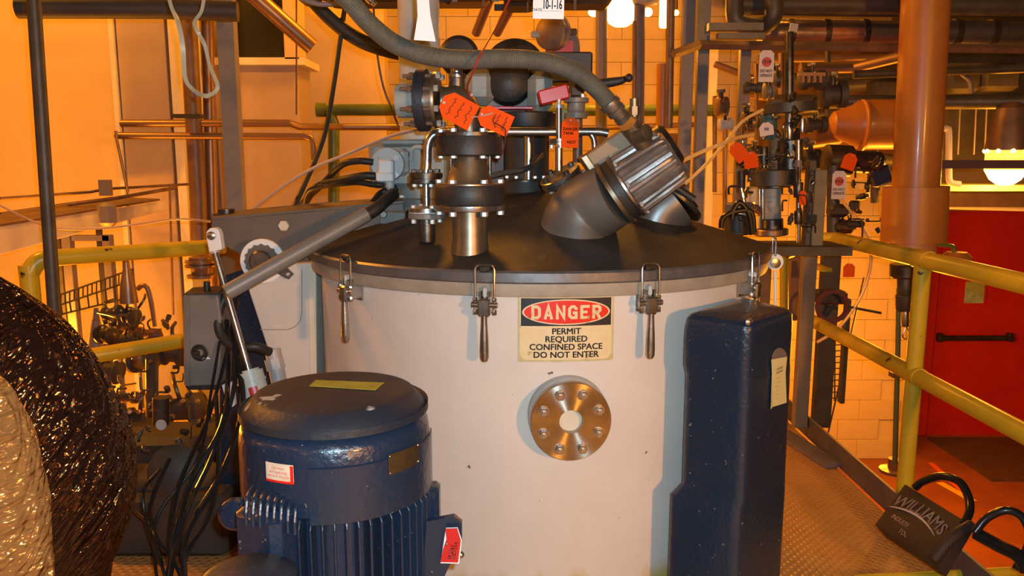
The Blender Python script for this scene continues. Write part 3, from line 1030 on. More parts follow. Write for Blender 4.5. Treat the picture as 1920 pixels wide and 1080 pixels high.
MB().lathe(tq(526, 503), (0, -1, 0), [(.006, 0), (.006, .004)], 12).lathe(tq(540, 514), (0, -1, 0), [(.006, 0), (.006, .004)], 12).build('rivet', BRIGHTW, g)
# long handle pipe with hose grip
hp = empty('lever_pipe', W(428, 560, 2.45), 'long bare grey pipe lever lying diagonally across the hinge', 'lever')
MB().cyl(W(424, 549, 2.42), W(688, 401, 2.62), pxm(15, 2.5), n=28).build('pipe', GREYP, hp)
MB().tube([W(676, 409, 2.61), W(705, 392, 2.64), W(722, 377, 2.68), W(738, 364, 2.74)], pxm(12, 2.6), 14, 6).build('rubber_sleeve', BLACK, hp)
# gas strut
gs = empty('gas_strut', W(470, 800, 2.5), 'chrome gas strut with a white clevis left of the hinge housing', 'gas strut')
A_, B_ = W(402, 470, 2.62), W(468, 700, 2.55)
ax = (B_ - A_).normalized()
MB().cyl(A_, B_, pxm(6.5, 2.6), n=20).build('rod', STEEL, gs)
MB().cyl(A_ - ax * .01, A_ + ax * .01, pxm(10, 2.6), n=20).build('lock_nut', BRIGHTW, gs)
cl = lambda x, y, Y=2.60: W(x, y, Y)
MB().prism([cl(386, 443), cl(387, 434), cl(393, 428), cl(402, 427), cl(409, 431), cl(412, 440), cl(416, 468), cl(392, 473)], (0, .034, 0)).build('clevis', WHITE, gs, smooth=False, bevel=.003)
MB().lathe(cl(397, 442), (0, -1, 0), [(.014, 0), (.014, .006), (.008, .010)], 20).build('clevis_pin', STEEL, gs)
ce = B_ + ax * .30
MB().cyl(B_ - ax * .005, ce, pxm(26, 2.5), n=32).build('cylinder', CREAM, gs)
MB().cyl(B_ - ax * .012, B_ + ax * .022, pxm(20, 2.5), n=32).cyl(B_ + ax * .022, B_ + ax * .030, pxm(28, 2.5), n=32).build('cylinder_cap', CREAM, gs)
# red label wrapped on the cylinder
x_, y_, z_ = frame(ax, (0, 1, 0))
mb = MB()
rr = pxm(26, 2.5) + .0008
vv, ff = [], []
tocam = (Vector((0, 0, H)) - B_).normalized()
fx = (tocam - ax * tocam.dot(ax)).normalized()
fy = ax.cross(fx)
def gsf(a, l, lift=0):
    return B_ + ax * l + (fx * math.cos(a) + fy * math.sin(a)) * (rr + lift)
for i in range(9):
    a = -.25 + .65 * i / 8
    vv += [gsf(a, .045), gsf(a, .115)]
for i in range(8):
    ff.append((2 * i, 2 * i + 2, 2 * i + 3, 2 * i + 1))
MB().add(vv, ff).build('red_label', SIGNR, gs)
# pale connector and hose on the housing
cn = empty('cable_connector', W(530, 720, 2.62), 'pale plastic cable connector leaning on the hinge housing', 'connector')
MB().cyl(W(511, 655, 2.66), W(527, 735, 2.64), pxm(15, 2.65), n=20).build('connector_body', PLAS, cn)
MB().cyl(W(513, 672, 2.66), W(518, 692, 2.655), pxm(19, 2.65), n=8).build('union_nut', PLAS, cn)
MB().tube([W(424, 552, 2.66), W(409, 590, 2.64), W(414, 626, 2.62), W(440, 650, 2.6), W(478, 650, 2.6), W(506, 660, 2.64)], pxm(9, 2.6), 12, 8).build('cable', BLACK, label='thick black cable looping into the pale connector', cat='cable')
# control box at the left
cb = empty('control_box', W(385, 722, 2.66), 'grey metal control box with a round opening, left of the hinge', 'control box')
q = lambda x, y, Y=2.62: W(x, y, Y)
MB().prism([q(352, 553), q(408, 553), q(414, 600), q(412, 722), q(354, 724)], (0, .12, 0)).build('box_body', GREYP, cb, smooth=False, bevel=.004)
MB().prism([q(343, 556), q(354, 553, 2.615), q(355, 725, 2.615), q(345, 722)], (0, .10, 0)).build('side_flange', GREYP, cb, smooth=False, bevel=.002)
MB().prism([q(345, 554), q(410, 552), W(420, 538, 2.78), W(362, 542, 2.78)], (0, 0, .006)).build('box_top', DARKP, cb, smooth=False)
MB().lathe(q(375, 661), (0, -1, 0), [(.027, -.004), (.029, .004), (.026, .006), (.022, .001), (1e-4, -.001)], 32, caps=False).build('opening', BLACK, cb)
MB().box(q(370, 662) - Vector((0, .004, 0)), (.022, .006, .018), bev=.003).build('switch', DSTEEL, cb)
MB().prism([q(378, 674, 2.617), q(388, 668, 2.617), q(395, 673, 2.617)], (0, .002, 0)).build('torn_sticker', WHITE, cb, smooth=False)
MB().prism([q(347, 724), q(410, 722), q(406, 731), q(352, 731)], (0, .10, 0)).build('box_foot', BLACK, cb, smooth=False)
MB().cyl(W(388, 548, 2.68), W(388, 528, 2.68), .011, n=16).build('cable_gland', DSTEEL, cb)
# white bracket under the box
MB().prism([q(416, 722), q(436, 716), q(440, 760), q(428, 768)], (0, .02, 0)).build('bracket', WHITE, smooth=False, label='small white plate beside the foot of the gas strut', cat='bracket')
# tangle of black cables running down to the floor
cab_pts = [
 [(425, 600, 2.66), (428, 700, 2.55), (415, 800, 2.4), (360, 900, 2.3), (330, 1000, 2.2), (310, 1100, 2.15)],
 [(436, 600, 2.66), (440, 720, 2.5), (400, 850, 2.4), (350, 960, 2.2), (320, 1080, 2.1), (330, 1180, 2.1)],
 [(446, 560, 2.7), (418, 690, 2.6), (388, 790, 2.45), (340, 900, 2.3), (322, 980, 2.2), (318, 1100, 2.1)],
 [(440, 640, 2.6), (455, 760, 2.45), (420, 880, 2.3), (350, 1000, 2.2), (345, 1100, 2.1)],
 [(300, 880, 2.4), (270, 920, 2.3), (275, 980, 2.25), (300, 1050, 2.15), (320, 1120, 2.1)],
 [(318, 860, 2.4), (285, 940, 2.3), (290, 1000, 2.2), (330, 1060, 2.15), (350, 1120, 2.1)],
 [(250, 900, 2.5), (236, 935, 2.45), (255, 960, 2.4), (285, 990, 2.3), (305, 1060, 2.15)],
 [(412, 640, 2.6), (395, 740, 2.5), (372, 860, 2.35), (300, 960, 2.25), (290, 1040, 2.2), (300, 1120, 2.1)],
 [(405, 740, 2.5), (410, 860, 2.4), (395, 960, 2.3), (350, 1040, 2.2), (340, 1120, 2.1)]]
CABLAB = ['black cable running straight from the control box to the floor', 'black cable passing behind the strut cylinder, second in the tangle', 'black cable crossing in front of the control box foot', 'thickest black cable nearest the motor', 'thin black cable bowing left near the floor', 'black cable making the wide bow at the left of the tangle', 'thinnest black cable curling out toward the wrapped bundle', 'black cable reaching furthest left from the control box', 'black cable rising along the motor side of the tangle']
for i, p in enumerate(cab_pts):
    MB().tube([W(*a_) for a_ in p], (.008, .007, .006, .010, .005, .006, .0045, .005, .007)[i], 8, 6).build('cable', GLOSSB, label=CABLAB[i], cat='cable', group='black cables hanging left of the motor')
# dark machine behind the cables
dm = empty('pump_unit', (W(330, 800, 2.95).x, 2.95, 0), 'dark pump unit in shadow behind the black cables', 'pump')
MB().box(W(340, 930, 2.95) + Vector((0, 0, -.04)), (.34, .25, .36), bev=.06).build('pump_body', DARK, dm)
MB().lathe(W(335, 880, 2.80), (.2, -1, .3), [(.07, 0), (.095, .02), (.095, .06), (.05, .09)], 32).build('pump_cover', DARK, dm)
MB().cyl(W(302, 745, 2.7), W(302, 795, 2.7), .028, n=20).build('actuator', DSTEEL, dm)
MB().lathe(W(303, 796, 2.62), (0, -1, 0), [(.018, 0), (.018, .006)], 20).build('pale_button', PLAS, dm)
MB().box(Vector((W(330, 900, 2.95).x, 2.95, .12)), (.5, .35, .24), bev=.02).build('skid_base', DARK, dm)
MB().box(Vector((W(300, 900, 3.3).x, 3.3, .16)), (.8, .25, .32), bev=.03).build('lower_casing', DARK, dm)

# ------------------------------------------------------------ wrapped bundles at the left edge
from mathutils import noise as mn
def wrap(name, cx, Y, rows, m, label, cat, amp, seed, sq=.7, ang=46, fa=60, fl=7, n=420, sub=26):
    pr = []
    rr_ = smooth_pts([(a, b, 0) for a, b in rows], sub)
    x0 = W(cx, 800, Y).x
    ca, sa = math.cos(math.radians(ang)), math.sin(math.radians(ang))
    vv = []
    for q in rr_:
        z = W(cx, q.x, Y).z
        R = pxm(max(q.y, 1), Y) * 1.03
        for k in range(n):
            a = 2 * PI * k / n
            u = a * .3
            al, ac = u * ca + z * sa, -u * sa + z * ca
            wv = .03 * mn.noise(Vector((u * 6, z * 6, seed)))
            d = 1 - 2.2 * abs(mn.noise(Vector(((ac + wv) * fa, al * fl, seed + 3.1))))
            d2 = mn.noise(Vector(((ac + wv) * fa * .3, al * fl * .7, seed + 9.7)))
            fade = min(1, R / .06)
            r = R + amp * (.8 * d + 1.5 * d2) * fade
            vv.append(Vector((x0 + r * math.cos(a), Y + r * math.sin(a) * sq, z + amp * .5 * d2)))
    ff = []
    m_ = len(rr_)
    for i in range(m_ - 1):
        for k in range(n):
            a, b = i * n + k, i * n + (k + 1) % n
            ff.append((a, b, b + n, a + n))
    ff.append(tuple(range(n)))
    ff.append(tuple(range((m_ - 1) * n, m_ * n)))
    return MB().add(vv, ff).build(name, m, label=label, cat=cat, angle=180)
def film_mat(name, col, bump_scale, strength, rough, coat, ang):
    m = mat(name, col, rough, coat=coat, spec=.9)
    nt = m.node_tree
    b = nt.nodes['Principled BSDF']
    b.inputs['Specular Tint'].default_value = (1.0, .50, .16, 1)  # orange of the sodium glints is put into the specular tint
    tc = nt.nodes.new('ShaderNodeTexCoord')
    mp = nt.nodes.new('ShaderNodeMapping')
    mp.inputs['Scale'].default_value = (bump_scale, bump_scale * .5, bump_scale * .03)
    rot = nt.nodes.new('ShaderNodeMapping')
    rot.inputs['Rotation'].default_value = (0, ang, 0)
    nt.links.new(tc.outputs['Object'], rot.inputs[0])
    n = nt.nodes.new('ShaderNodeTexNoise')
    n.inputs['Scale'].default_value = 1
    n.inputs['Detail'].default_value = 2.5
    n.inputs['Roughness'].default_value = .6
    nt.links.new(rot.outputs[0], mp.inputs[0])
    nt.links.new(mp.outputs[0], n.inputs[0])
    n2 = nt.nodes.new('ShaderNodeTexNoise')
    n2.inputs['Scale'].default_value = 14
    nt.links.new(tc.outputs['Object'], n2.inputs[0])
    ad = nt.nodes.new('ShaderNodeMath')
    ad.operation = 'MULTIPLY_ADD'
    ad.inputs[1].default_value = .25
    nt.links.new(n2.outputs[0], ad.inputs[0])
    nt.links.new(n.outputs[0], ad.inputs[2])
    bp = nt.nodes.new('ShaderNodeBump')
    bp.inputs['Strength'].default_value = strength
    bp.inputs['Distance'].default_value = .03
    nt.links.new(ad.outputs[0], bp.inputs['Height'])
    nt.links.new(bp.outputs[0], b.inputs['Normal'])
    nt.links.new(bp.outputs[0], b.inputs['Coat Normal'])
    return m
FK = film_mat('black_film_creased', (0.014, 0.006, 0.004), 46, .9, .075, .0, math.radians(-40))
FC = film_mat('clear_film_creased', (0.20, 0.085, 0.024), 46, .9, .09, .0, math.radians(-75))
wrap('wrapped_bundle', -12, 1.62, [(498, 8), (520, 30), (560, 78), (610, 138), (655, 172), (700, 200), (750, 222), (800, 240), (850, 248), (900, 248), (960, 238), (1010, 220), (1050, 200), (1080, 185), (1180, 165), (1330, 165), (1660, 180)],
     FK, 'large bundle wrapped in black stretch film at the left edge', 'wrapped bundle', .006, 3)
wrap('film_wrapped_roll', -38, 1.15, [(690, 6), (700, 30), (730, 58), (780, 80), (850, 96), (920, 104), (1000, 107), (1080, 106), (1300, 104), (2000, 100)],
     FC, 'brown roll wrapped in clear shiny film at the lower left corner', 'wrapped roll', .0045, 5, ang=15)
# ------------------------------------------------------------ fittings on the lid
def bolt_ring(parent, c, d, R, n, r, h, m=None, ph=0.0, sub=None):
    x, y, z = frame(d)
    first = None
    for k in range(n):
        a = ph + 2 * PI * k / n
        q = Vector(c) + (x * math.cos(a) + y * math.sin(a)) * R
        MB().hexa(q, d, r, h).build('bolt', m or BRIGHTW, parent, smooth=False)
UP = Vector((0, 0, 1))
def zof(py, Y, px=880):
    return W(px, py, Y).z
# main rubber-jointed stack
SY = 2.30
sx = W(881, 380, SY).x
S0 = Vector((sx, SY, zof(468, SY - .05)))
stack = empty('nozzle_stack', S0, 'tall flanged nozzle stack with two black rubber joints on the front of the lid', 'pipe stack')
zf_ = lambda py, r=0.0: zof(py, SY - r)
r1 = pxm(33, SY)
SX0 = Vector((sx, SY, 0))
MB().lathe(SX0, UP, [(r1 * 1.15, S0.z - .03), (r1 * 1.05, S0.z + .006), (r1, S0.z + .02), (r1, zf_(394))], 40).build('stub', BRONZE, stack)
R2 = pxm(66, SY)
MB().lathe(SX0, UP, [(R2 * .99, zf_(398, R2)), (R2, zf_(396, R2)), (R2, zf_(388, R2))], 56).build('flange', STEEL, stack)
MB().lathe(SX0, UP, [(R2 * .95, zf_(388, R2)), (R2 * .985, zf_(384, R2)), (R2 * .985, zf_(352, R2)), (R2 * .96, zf_(349, R2))], 56).build('rubber_joint', BLACK, stack)
MB().lathe(SX0, UP, [(R2 * .96, zf_(349, R2)), (R2 * .96, zf_(346, R2))], 56).build('flange', BRONZE, stack)
zc0 = zf_(346, R2)
R3 = pxm(61, SY)
zt0 = zf_(292, R3)
MB().lathe(SX0, UP, [(pxm(45, SY), zc0 - .001), (pxm(42, SY), zc0 + .006), (pxm(38, SY), zc0 + .03), (pxm(30, SY), zt0 - .004), (pxm(34, SY), zt0)], 40).build('reducer', BRONZE, stack)
MB().lathe(SX0, UP, [(R3 * .94, zt0), (R3, zt0 + .003), (R3, zf_(256, R3)), (R3 * .98, zf_(254, R3))], 56).build('rubber_joint', BLACK, stack)
ztf = zf_(254, R3)
MB().lathe(SX0, UP, [(R3 * .97, ztf), (R3 * .97, ztf + .010), (R3 * .5, ztf + .013)], 56).build('flange', DSTEEL, stack)
bolt_ring(stack, SX0 + UP * (ztf + .010), UP, R3 * .86, 6, .0095, .011, ph=.0)
bolt_ring(stack, SX0 + UP * (zt0 - .007), UP, R3 * .86, 6, .0095, .008, ph=.0)
bolt_ring(stack, SX0 + UP * (zc0 + .001), UP, R2 * .86, 6, .0105, .011, ph=.0)
bolt_ring(stack, SX0 + UP * (zf_(398, R2) - .014), UP, R2 * .86, 6, .0105, .014, ph=.0)
for k, xx in ((0, -.052), (1, .058)):
    MB().cyl(SX0 + Vector((xx, -.01, zc0)), SX0 + Vector((xx, -.01, zt0)), .004, n=10).build('tie_rod', DSTEEL, stack)
# tee above, leading left to the round disc valve
MB().lathe(SX0, UP, [(pxm(22, SY), ztf), (pxm(24, SY), ztf + .02), (pxm(26, SY), ztf + .07)], 32).build('riser', BRONZE, stack)
ec = Vector((sx, SY, zof(190, SY)))
eb = W(828, 190, SY)
MB().tube([SX0 + UP * (ztf + .02), SX0 + UP * (ztf + .06) + Vector((-.005, 0, 0)), ec + Vector((-.03, 0, .0)), eb], pxm(27, SY), 24, 8).build('elbow', BRONZE, stack)
vb = W(822, 188, SY)
lf = Vector((-1, 0.10, -.01)).normalized()
RV = pxm(56, SY)
v1 = empty('disc_valve', vb - lf * 0 + Vector((0, 0, -RV)), 'vertical round flanged valve between the grey mixer column and the nozzle stack', 'valve')
MB().lathe(vb, lf, [(RV * .88, 0), (RV * .90, .003), (RV * .90, .010), (RV * .6, .011)], 48).build('flange', BRONZE, v1)
MB().lathe(vb + lf * .011, lf, [(RV * .80, 0), (RV * .80, .022)], 48).build('body', STEEL, v1)
MB().lathe(vb + lf * .030, lf, [(RV, 0), (RV * 1.0, .004), (RV, .026), (RV * .96, .028)], 48).build('flange', NAVYD, v1)
MB().cyl(vb + lf * .058, vb + lf * .115, RV * .55, n=28).build('neck', GREYC, v1)
for k in range(8):
    a = PI / 8 + PI * k / 4
    x_, y_, z_ = frame(lf)
    q = vb + (x_ * math.cos(a) + y_ * math.sin(a)) * RV * .82
    mb = MB()
    mb.cyl(q - lf * .014, q + lf * .094, .0055, n=10)
    mb.hexa(q + lf * .062, lf, .0105, .014)
    mb.build('stud', BROWNP, v1)
    MB().hexa(q - lf * .012, lf, .0095, .012).build('bolt', BRIGHTW, v1, smooth=False)
# steel breather stub behind the orange tag
st = empty('breather_cap', W(857, 210, SY + .03), 'short upright steel fitting with a ring top behind the orange tag', 'fitting')
MB().lathe(W(857, 205, SY + .03), UP, [(pxm(15, SY), 0), (pxm(15, SY), pxm(60, SY)), (pxm(14, SY), pxm(64, SY)), (pxm(11, SY), pxm(66, SY)), (pxm(11, SY), pxm(80, SY))], 28).build('tube', STEEL, st)
MB().lathe(W(857, 148, SY + .03), UP, [(pxm(14, SY), 0), (pxm(16.5, SY), .003), (pxm(16.5, SY), .012), (pxm(14, SY), .015)], 28).build('collar', STEEL, st)
for dx in (10, 15):
    MB().hexa(W(868 + dx, 190 - dx * .7, SY - .02), (0.6, -.4, .6), .006, .007).build('nut', BRIGHTW, st, smooth=False)

# small nozzle with the bent steel pipe
UY = 2.40
bx = W(800, 400, UY).x
U0 = Vector((bx, UY, 0))
zu = lambda py, r=0: W(800, py, UY - r).z
bent = empty('vent_pipe', Vector((bx, UY, zu(432))), 'bent stainless pipe rising from a small bolted nozzle at the left of the lid', 'pipe')
MB().lathe(U0, UP, [(pxm(16, UY), zu(434) - .03), (pxm(15, UY), zu(405))], 24).build('stub', DSTEEL, bent)
RF = pxm(35, UY)
MB().lathe(U0, UP, [(RF * .97, zu(412, RF)), (RF, zu(411, RF)), (RF, zu(402, RF))], 40).build('flange', GREYP, bent)
MB().lathe(U0, UP, [(RF * .95, zu(401, RF)), (RF * .95, zu(399.5, RF))], 40).build('gasket', WHITE, bent)
MB().lathe(U0, UP, [(RF * .97, zu(399.5, RF)), (RF * .97, zu(392, RF)), (RF * .5, zu(388, RF))], 40).build('flange', STEEL, bent)
bolt_ring(bent, U0 + UP * (zu(396, RF)), UP, RF * .75, 4, .008, .016, ph=.5)
bolt_ring(bent, U0 + UP * (zu(412, RF) - .014), UP, RF * .75, 4, .008, .014, ph=.5)
MB().cyl(U0 + UP * zu(392), U0 + UP * zu(343), pxm(7, UY), n=20).build('lower_tube', STEEL, bent)
RG = pxm(31, UY)
MB().lathe(U0, UP, [(RG * .96, zu(345, RG)), (RG, zu(344, RG)), (RG, zu(336, RG)), (RG * .9, zu(335.5, RG)), (RG * .9, zu(334.5, RG)), (RG, zu(334, RG)), (RG, zu(325, RG)), (RG * .95, zu(324, RG))], 40).build('flange', DSTEEL, bent)
bolt_ring(bent, U0 + UP * (zu(325, RG)), UP, RG * .74, 4, .009, .012, ph=.5, m=DSTEEL)
bolt_ring(bent, U0 + UP * (zu(345, RG) - .010), UP, RG * .74, 4, .008, .010, ph=.5)
MB().tube([U0 + UP * zu(326), W(801, 300, UY), W(802, 275, UY), W(808, 258, UY), W(822, 249, UY + .01), W(845, 247, UY + .08), W(900, 247, UY + .16), W(980, 247, UY + .18), W(1060, 247, UY + .18), W(1120, 247, UY + .18), W(1140, 250, UY + .18)], pxm(8.5, UY), 20, 6).build('bent_tube', STEEL, bent)
MB().tube([W(1106, 249, UY + .18), W(1113, 260, UY + .18), W(1115, 275, UY + .18), W(1115, 292, UY + .18)], pxm(6, UY), 16, 5).build('drop_tube', STEEL, bent)
q = W(1115, 300, UY + .18)
MB().lathe(q, UP, [(.022, -.02), (.022, -.006), (.028, -.006), (.028, .004)], 24).build('drop_flange', STEEL, bent)
bolt_ring(bent, q + UP * .003, UP, .022, 4, .005, .016, ph=.4)

# grey mixer column and gearbox
KY = 3.10
kx = W(788, 200, KY).x
K0 = Vector((kx, KY, 0))
zk = lambda py, r=0: W(788, py, KY - r).z
mix = empty('mixer_drive', Vector((kx, KY, zk(400))), 'grey mixer column and gearbox casting standing on the left of the lid', 'mixer drive')
RK = pxm(38, KY)
MB().lathe(K0, UP, [(RK * 1.0, zk(268)), (RK, zk(262)), (RK * .98, 2.5)], 40).build('column', GREYL, mix)
MB().box(Vector((W(773, 320, KY).x, KY, (zk(267) + zk(352)) / 2)), (pxm(145, KY), .22, zk(267) - zk(352)), bev=.02).build('gearbox', GREYC, mix)
MB().box(Vector((W(787, 270, KY).x, KY, zk(268))), (pxm(125, KY), .24, .022), bev=.006).build('gearbox_lid', GREYC, mix)
MB().lathe(K0, UP, [(pxm(48, KY), zk(400)), (pxm(46, KY), zk(372)), (pxm(43, KY), zk(330))], 40).build('lower_housing', GREYC, mix)
MB().lathe(K0, UP, [(pxm(62, KY), zk(385)), (pxm(62, KY), zk(372)), (pxm(60, KY), zk(370))], 40).build('mounting_plate', GREYP, mix)
bolt_ring(mix, K0 + UP * zk(371), UP, pxm(55, KY), 8, .014, .016, ph=.2)
MB().tube([W(770, 300, KY - .12), W(775, 278, KY - .14), W(795, 278, KY - .14), W(800, 300, KY - .12)], .008, 8, 5).build('lifting_eye', GREYL, mix)
pc = W(727, 308, KY - .18)
MB().box(pc + Vector((.01, .07, .008)), (.12, .10, .10), bev=.015).build('pump_mount', GREYL, mix)
MB().lathe(pc, (0, -1, 0), [(pxm(29, KY), -.03), (pxm(29, KY), .004), (pxm(28, KY), .008)], 44).build('round_cover', GREYL, mix)
for (dx, dy) in ((-16, -12), (17, -12), (17, 20)):
    MB().lathe(W(727 + dx, 308 + dy, KY - .188), (0, -1, 0), [(.008, 0), (.008, .005), (.004, .005), (.003, .002)], 14).build('socket_screw', STEEL, mix)
MB().box(W(725, 314, KY - .21), (.052, .05, .055), bev=.006).build('valve_block', WHITE, mix)
MB().box(W(723, 332, KY - .22), (.062, .05, .034), bev=.005).build('valve_block', WHITE, mix)
MB().lathe(W(731, 345, KY - .22), (0, 0, -1), [(.013, -.02), (.016, -.01), (.016, .012), (.010, .02)], 20).build('elbow_fitting', GREYL, mix)
for i, (a_, b_, c_) in enumerate((((700, 304), (672, 302), (640, 310)), ((704, 330), (680, 330), (640, 338)), ((720, 346), (700, 346), (660, 342)))):
    h = [W(a_[0], a_[1], KY - .2), W(b_[0], b_[1], KY - .2), W(c_[0], c_[1], KY - .16), W(605 - 10 * i, 345 + 5 * i, KY), W(570, 378 + 6 * i, KY + .2), W(548, 405, KY + .3)]
    ho = MB().tube(h, (.012, .014, .011)[i], 12, 8).build('hydraulic_hose', BLACK, label=('uppermost', 'middle', 'lowest')[i] + ' of the three black hoses leading left from the round grey cover', cat='hose')
    MB().cyl(W(a_[0], a_[1], KY - .2), W(b_[0], b_[1] , KY - .2), .013, n=6).build('hose_fitting', STEEL, ho)
MB().tube([W(745, 352, KY - .1), W(715, 362, KY - .1), W(700, 380, KY - .15)], .013, 12, 6).build('hose', BLACK, label='short black hose curving under the grey gearbox', cat='hose')

# agitator centre: motors and black seal plates
CY = 3.0
ag = empty('agitator_motor', W(970, 240, CY), 'blue-grey horizontal motor with a black end cover above the lid centre', 'motor')
mc = W(955, 160, CY)
MB().lathe(mc + Vector((0, .20, 0)), (0, -1, .05), [(.10, 0), (.115, .02), (.12, .10), (.115, .17)], 36).build('motor_frame', GREYP, ag)
MB().lathe(mc + Vector((-.002, .04, .01)), (0, -1, .05), [(.085, 0), (.085, .03), (.075, .06), (.045, .078), (1e-4, .084)], 36).build('end_cover', BLACK, ag)
MB().box(W(900, 165, CY + .02), (.11, .12, .13), bev=.03).build('side_casting', GREYC, ag)
MB().box(W(1012, 175, CY), (.09, .12, .15), bev=.03).build('side_casting', GREYC, ag)
MB().box(W(958, 203, CY - .05), (.16, .05, .012), bev=.003).build('red_bar', REDPL, ag, label='thin red bar')
MB().lathe(W(985, 240, CY), UP, [(pxm(55, CY), 0), (pxm(56, CY), .004), (pxm(56, CY), .05), (pxm(54, CY), .055)], 48).build('seal_plate', BLACK, ag)
bolt_ring(ag, W(985, 243, CY) - UP * .008, UP, pxm(48, CY), 8, .010, .012)
MB().lathe(W(985, 240, CY) - UP * .2, UP, [(pxm(40, CY), 0), (pxm(40, CY), .19)], 40).build('shaft_housing', DARK, ag)
MB().cyl(W(991, 340, CY - .1), W(991, 252, CY - .1), pxm(9, CY), n=20).build('shaft', STEEL, ag)
MB().cyl(W(918, 345, CY - .1), W(918, 280, CY - .1), pxm(4, CY), n=14).build('shaft', STEEL, ag)
for i, (px_, rr_) in enumerate(((985, 40), (985, 46))):
    MB().lathe(W(px_, 347 + 26 * i, CY - .1), UP, [(pxm(rr_, CY), 0), (pxm(rr_, CY), .018), (pxm(rr_, CY) * .9, .02)], 40).build('lower_flange', DSTEEL, ag)
bolt_ring(ag, W(985, 345, CY - .1) + UP * .02, UP, pxm(33, CY), 6, .008, .010)
MB().lathe(W(985, 372, CY - .1) - UP * .10, UP, [(pxm(44, CY), 0), (pxm(44, CY), .16)], 40).build('lower_housing', DARK, ag)
MB().box(W(960, 300, CY + .1), (.28, .1, .22), bev=.02).build('gear_case', mat('brown_case', (.13, .06, .04), .5), ag)
MB().tube([W(905, 335, CY - .2), W(940, 325, CY - .2), W(990, 315, CY - .2), W(1015, 290, CY - .1)], .010, 10, 6).build('air_line', DARKP, ag)
# dark pulley guards behind the hose
for i, (px_, py_, rr_) in enumerate(((862, 108, 36), (965, 135, 56))):
    MB().lathe(W(px_, py_, 3.35), (0, -1, 0), [(pxm(rr_, 3.35), 0), (pxm(rr_, 3.35), .05), (pxm(rr_ * .8, 3.35), .065), (1e-4, .07)], 44).build('pulley_cover', BLACK if i == 0 else DSTEEL, label=('smaller dark domed cover behind the grey hose, beside the mixer column', 'larger dark domed cover rising behind the middle of the grey hose')[i], cat='cover')
MB().box(W(1050, 130, 3.1), (.23, .15, .11), bev=.006).build('gearbox_plate', BLACK, label='black square block behind the hose, under the purple-grey elbow', cat='block')
for dx in (-15, 48):
    pass
# dark vertical valve under the plate with black lever
vv_ = empty('lever_valve', W(1080, 222, 2.75), 'upright flanged ball valve with a long black lever handle', 'valve')
vq = W(1080, 222, 2.75)
MB().lathe(vq, UP, [(.038, 0), (.038, .018), (.026, .020), (.030, .03), (.030, .05), (.042, .052), (.042, .066), (.026, .07)], 32).build('body', GREYP, vv_)
bolt_ring(vv_, vq + UP * .066, UP, .034, 4, .008, .014, ph=.6)
MB().box(vq + UP * .12, (.05, .05, .11), bev=.01).build('stem_block', DARK, vv_)
MB().tube([W(1090, 160, 2.72), W(1120, 158, 2.68), W(1160, 152, 2.66), W(1172, 148, 2.65)], .016, 12, 5, rfun=lambda t: 1.3 - .65 * t).build('lever', BLACK, vv_)
MB().sphere(W(1179, 146, 2.65), .014, 14).build('lever_knob', BLACK, vv_)
MB().box(W(1038, 178, 2.7), (.10, .05, .048), Matrix.Rotation(math.radians(-14), 3, 'Y'), bev=.005).build('lockout_block', REDPL, label='red rectangular valve handle left of the lever valve', cat='handle')
MB().cyl(W(1083, 305, 2.8), W(1083, 222, 2.8), pxm(9, 2.8), n=14).build('support_tube', BROWNP, label='brown upright tube under the lever valve', cat='tube')
MB().box(W(1062, 222, 2.9), (.05, .02, .06)).build('bracket', mat('olive', (.25, .24, .06), .5), label='olive bracket behind the orange tag at the valve', cat='bracket')
# slim transmitter with angled flange
tr = empty('level_probe', W(1062, 395, 2.55), 'slim steel probe standing on a tilted bolted flange, right of the lid centre', 'probe')
PY_ = 2.55
MB().cyl(W(1048, 268, PY_), W(1048, 200, PY_), pxm(5.5, PY_), n=16).build('probe_body', STEEL, tr)
MB().cyl(W(1048, 205, PY_), W(1048, 186, PY_), pxm(4, PY_), n=12).cyl(W(1048, 203, PY_), W(1048, 197, PY_), pxm(9, PY_), n=12).build('probe_head', BRIGHTW, tr)
RT = pxm(21, PY_)
MB().lathe(W(1050, 272, PY_), UP, [(RT, 0), (RT, .008), (RT * .9, .009), (RT, .010), (RT, .019)], 30).build('flange', STEEL, tr)
bolt_ring(tr, W(1050, 272, PY_) - UP * .01, UP, RT * .75, 4, .006, .012)
MB().cyl(W(1048, 320, PY_), W(1048, 274, PY_), pxm(7, PY_), n=16).build('tube', STEEL, tr)
ad_ = Vector((-.45, -.22, .86)).normalized()
ac = W(1052, 334, PY_)
RA = pxm(40, PY_)
MB().lathe(ac, ad_, [(RA * .97, -.012), (RA, -.010), (RA, -.001), (RA * .95, 0), (RA * .95, .0015), (RA, .002), (RA, .014), (RA * .96, .016)], 44).build('angled_flange', STEEL, tr)
bolt_ring(tr, ac + ad_ * .015, ad_, RA * .76, 4, .009, .012, m=DSTEEL)
bolt_ring(tr, ac - ad_ * .024, ad_, RA * .76, 4, .009, .012)
MB().cyl(ac - ad_ * .12, ac - ad_ * .01, pxm(22, PY_), n=28).build('angled_stub', BRONZE, tr)

# ribbed light housings on angled sight ports
def sight_port(base_px, ax, label, rib, Yc, r_neck, rcyl, L):
    c = W(*base_px, Yc)
    ax = Vector(ax).normalized()
    t = empty('sight_port', c, label, 'sight port')
    foot = c - ax * .16 - UP * .02
    pr_ = [(r_neck * 1.0, 0.0), (r_neck * .99, .09), (r_neck * .96, .155)]
    MB().lathe(foot, ax, pr_, 48).build('port_neck', GREYP, t)
    return t, c, ax
ax1 = Vector((.80, -.16, .56)).normalized()
PR = pxm(60, 2.42)
c1 = W(1153, 363, 2.40)
sp = empty('sight_port_light', c1 - ax1 * .12 - UP * .05, 'ribbed steel light housing clamped on a tilted grey sight port', 'sight port')
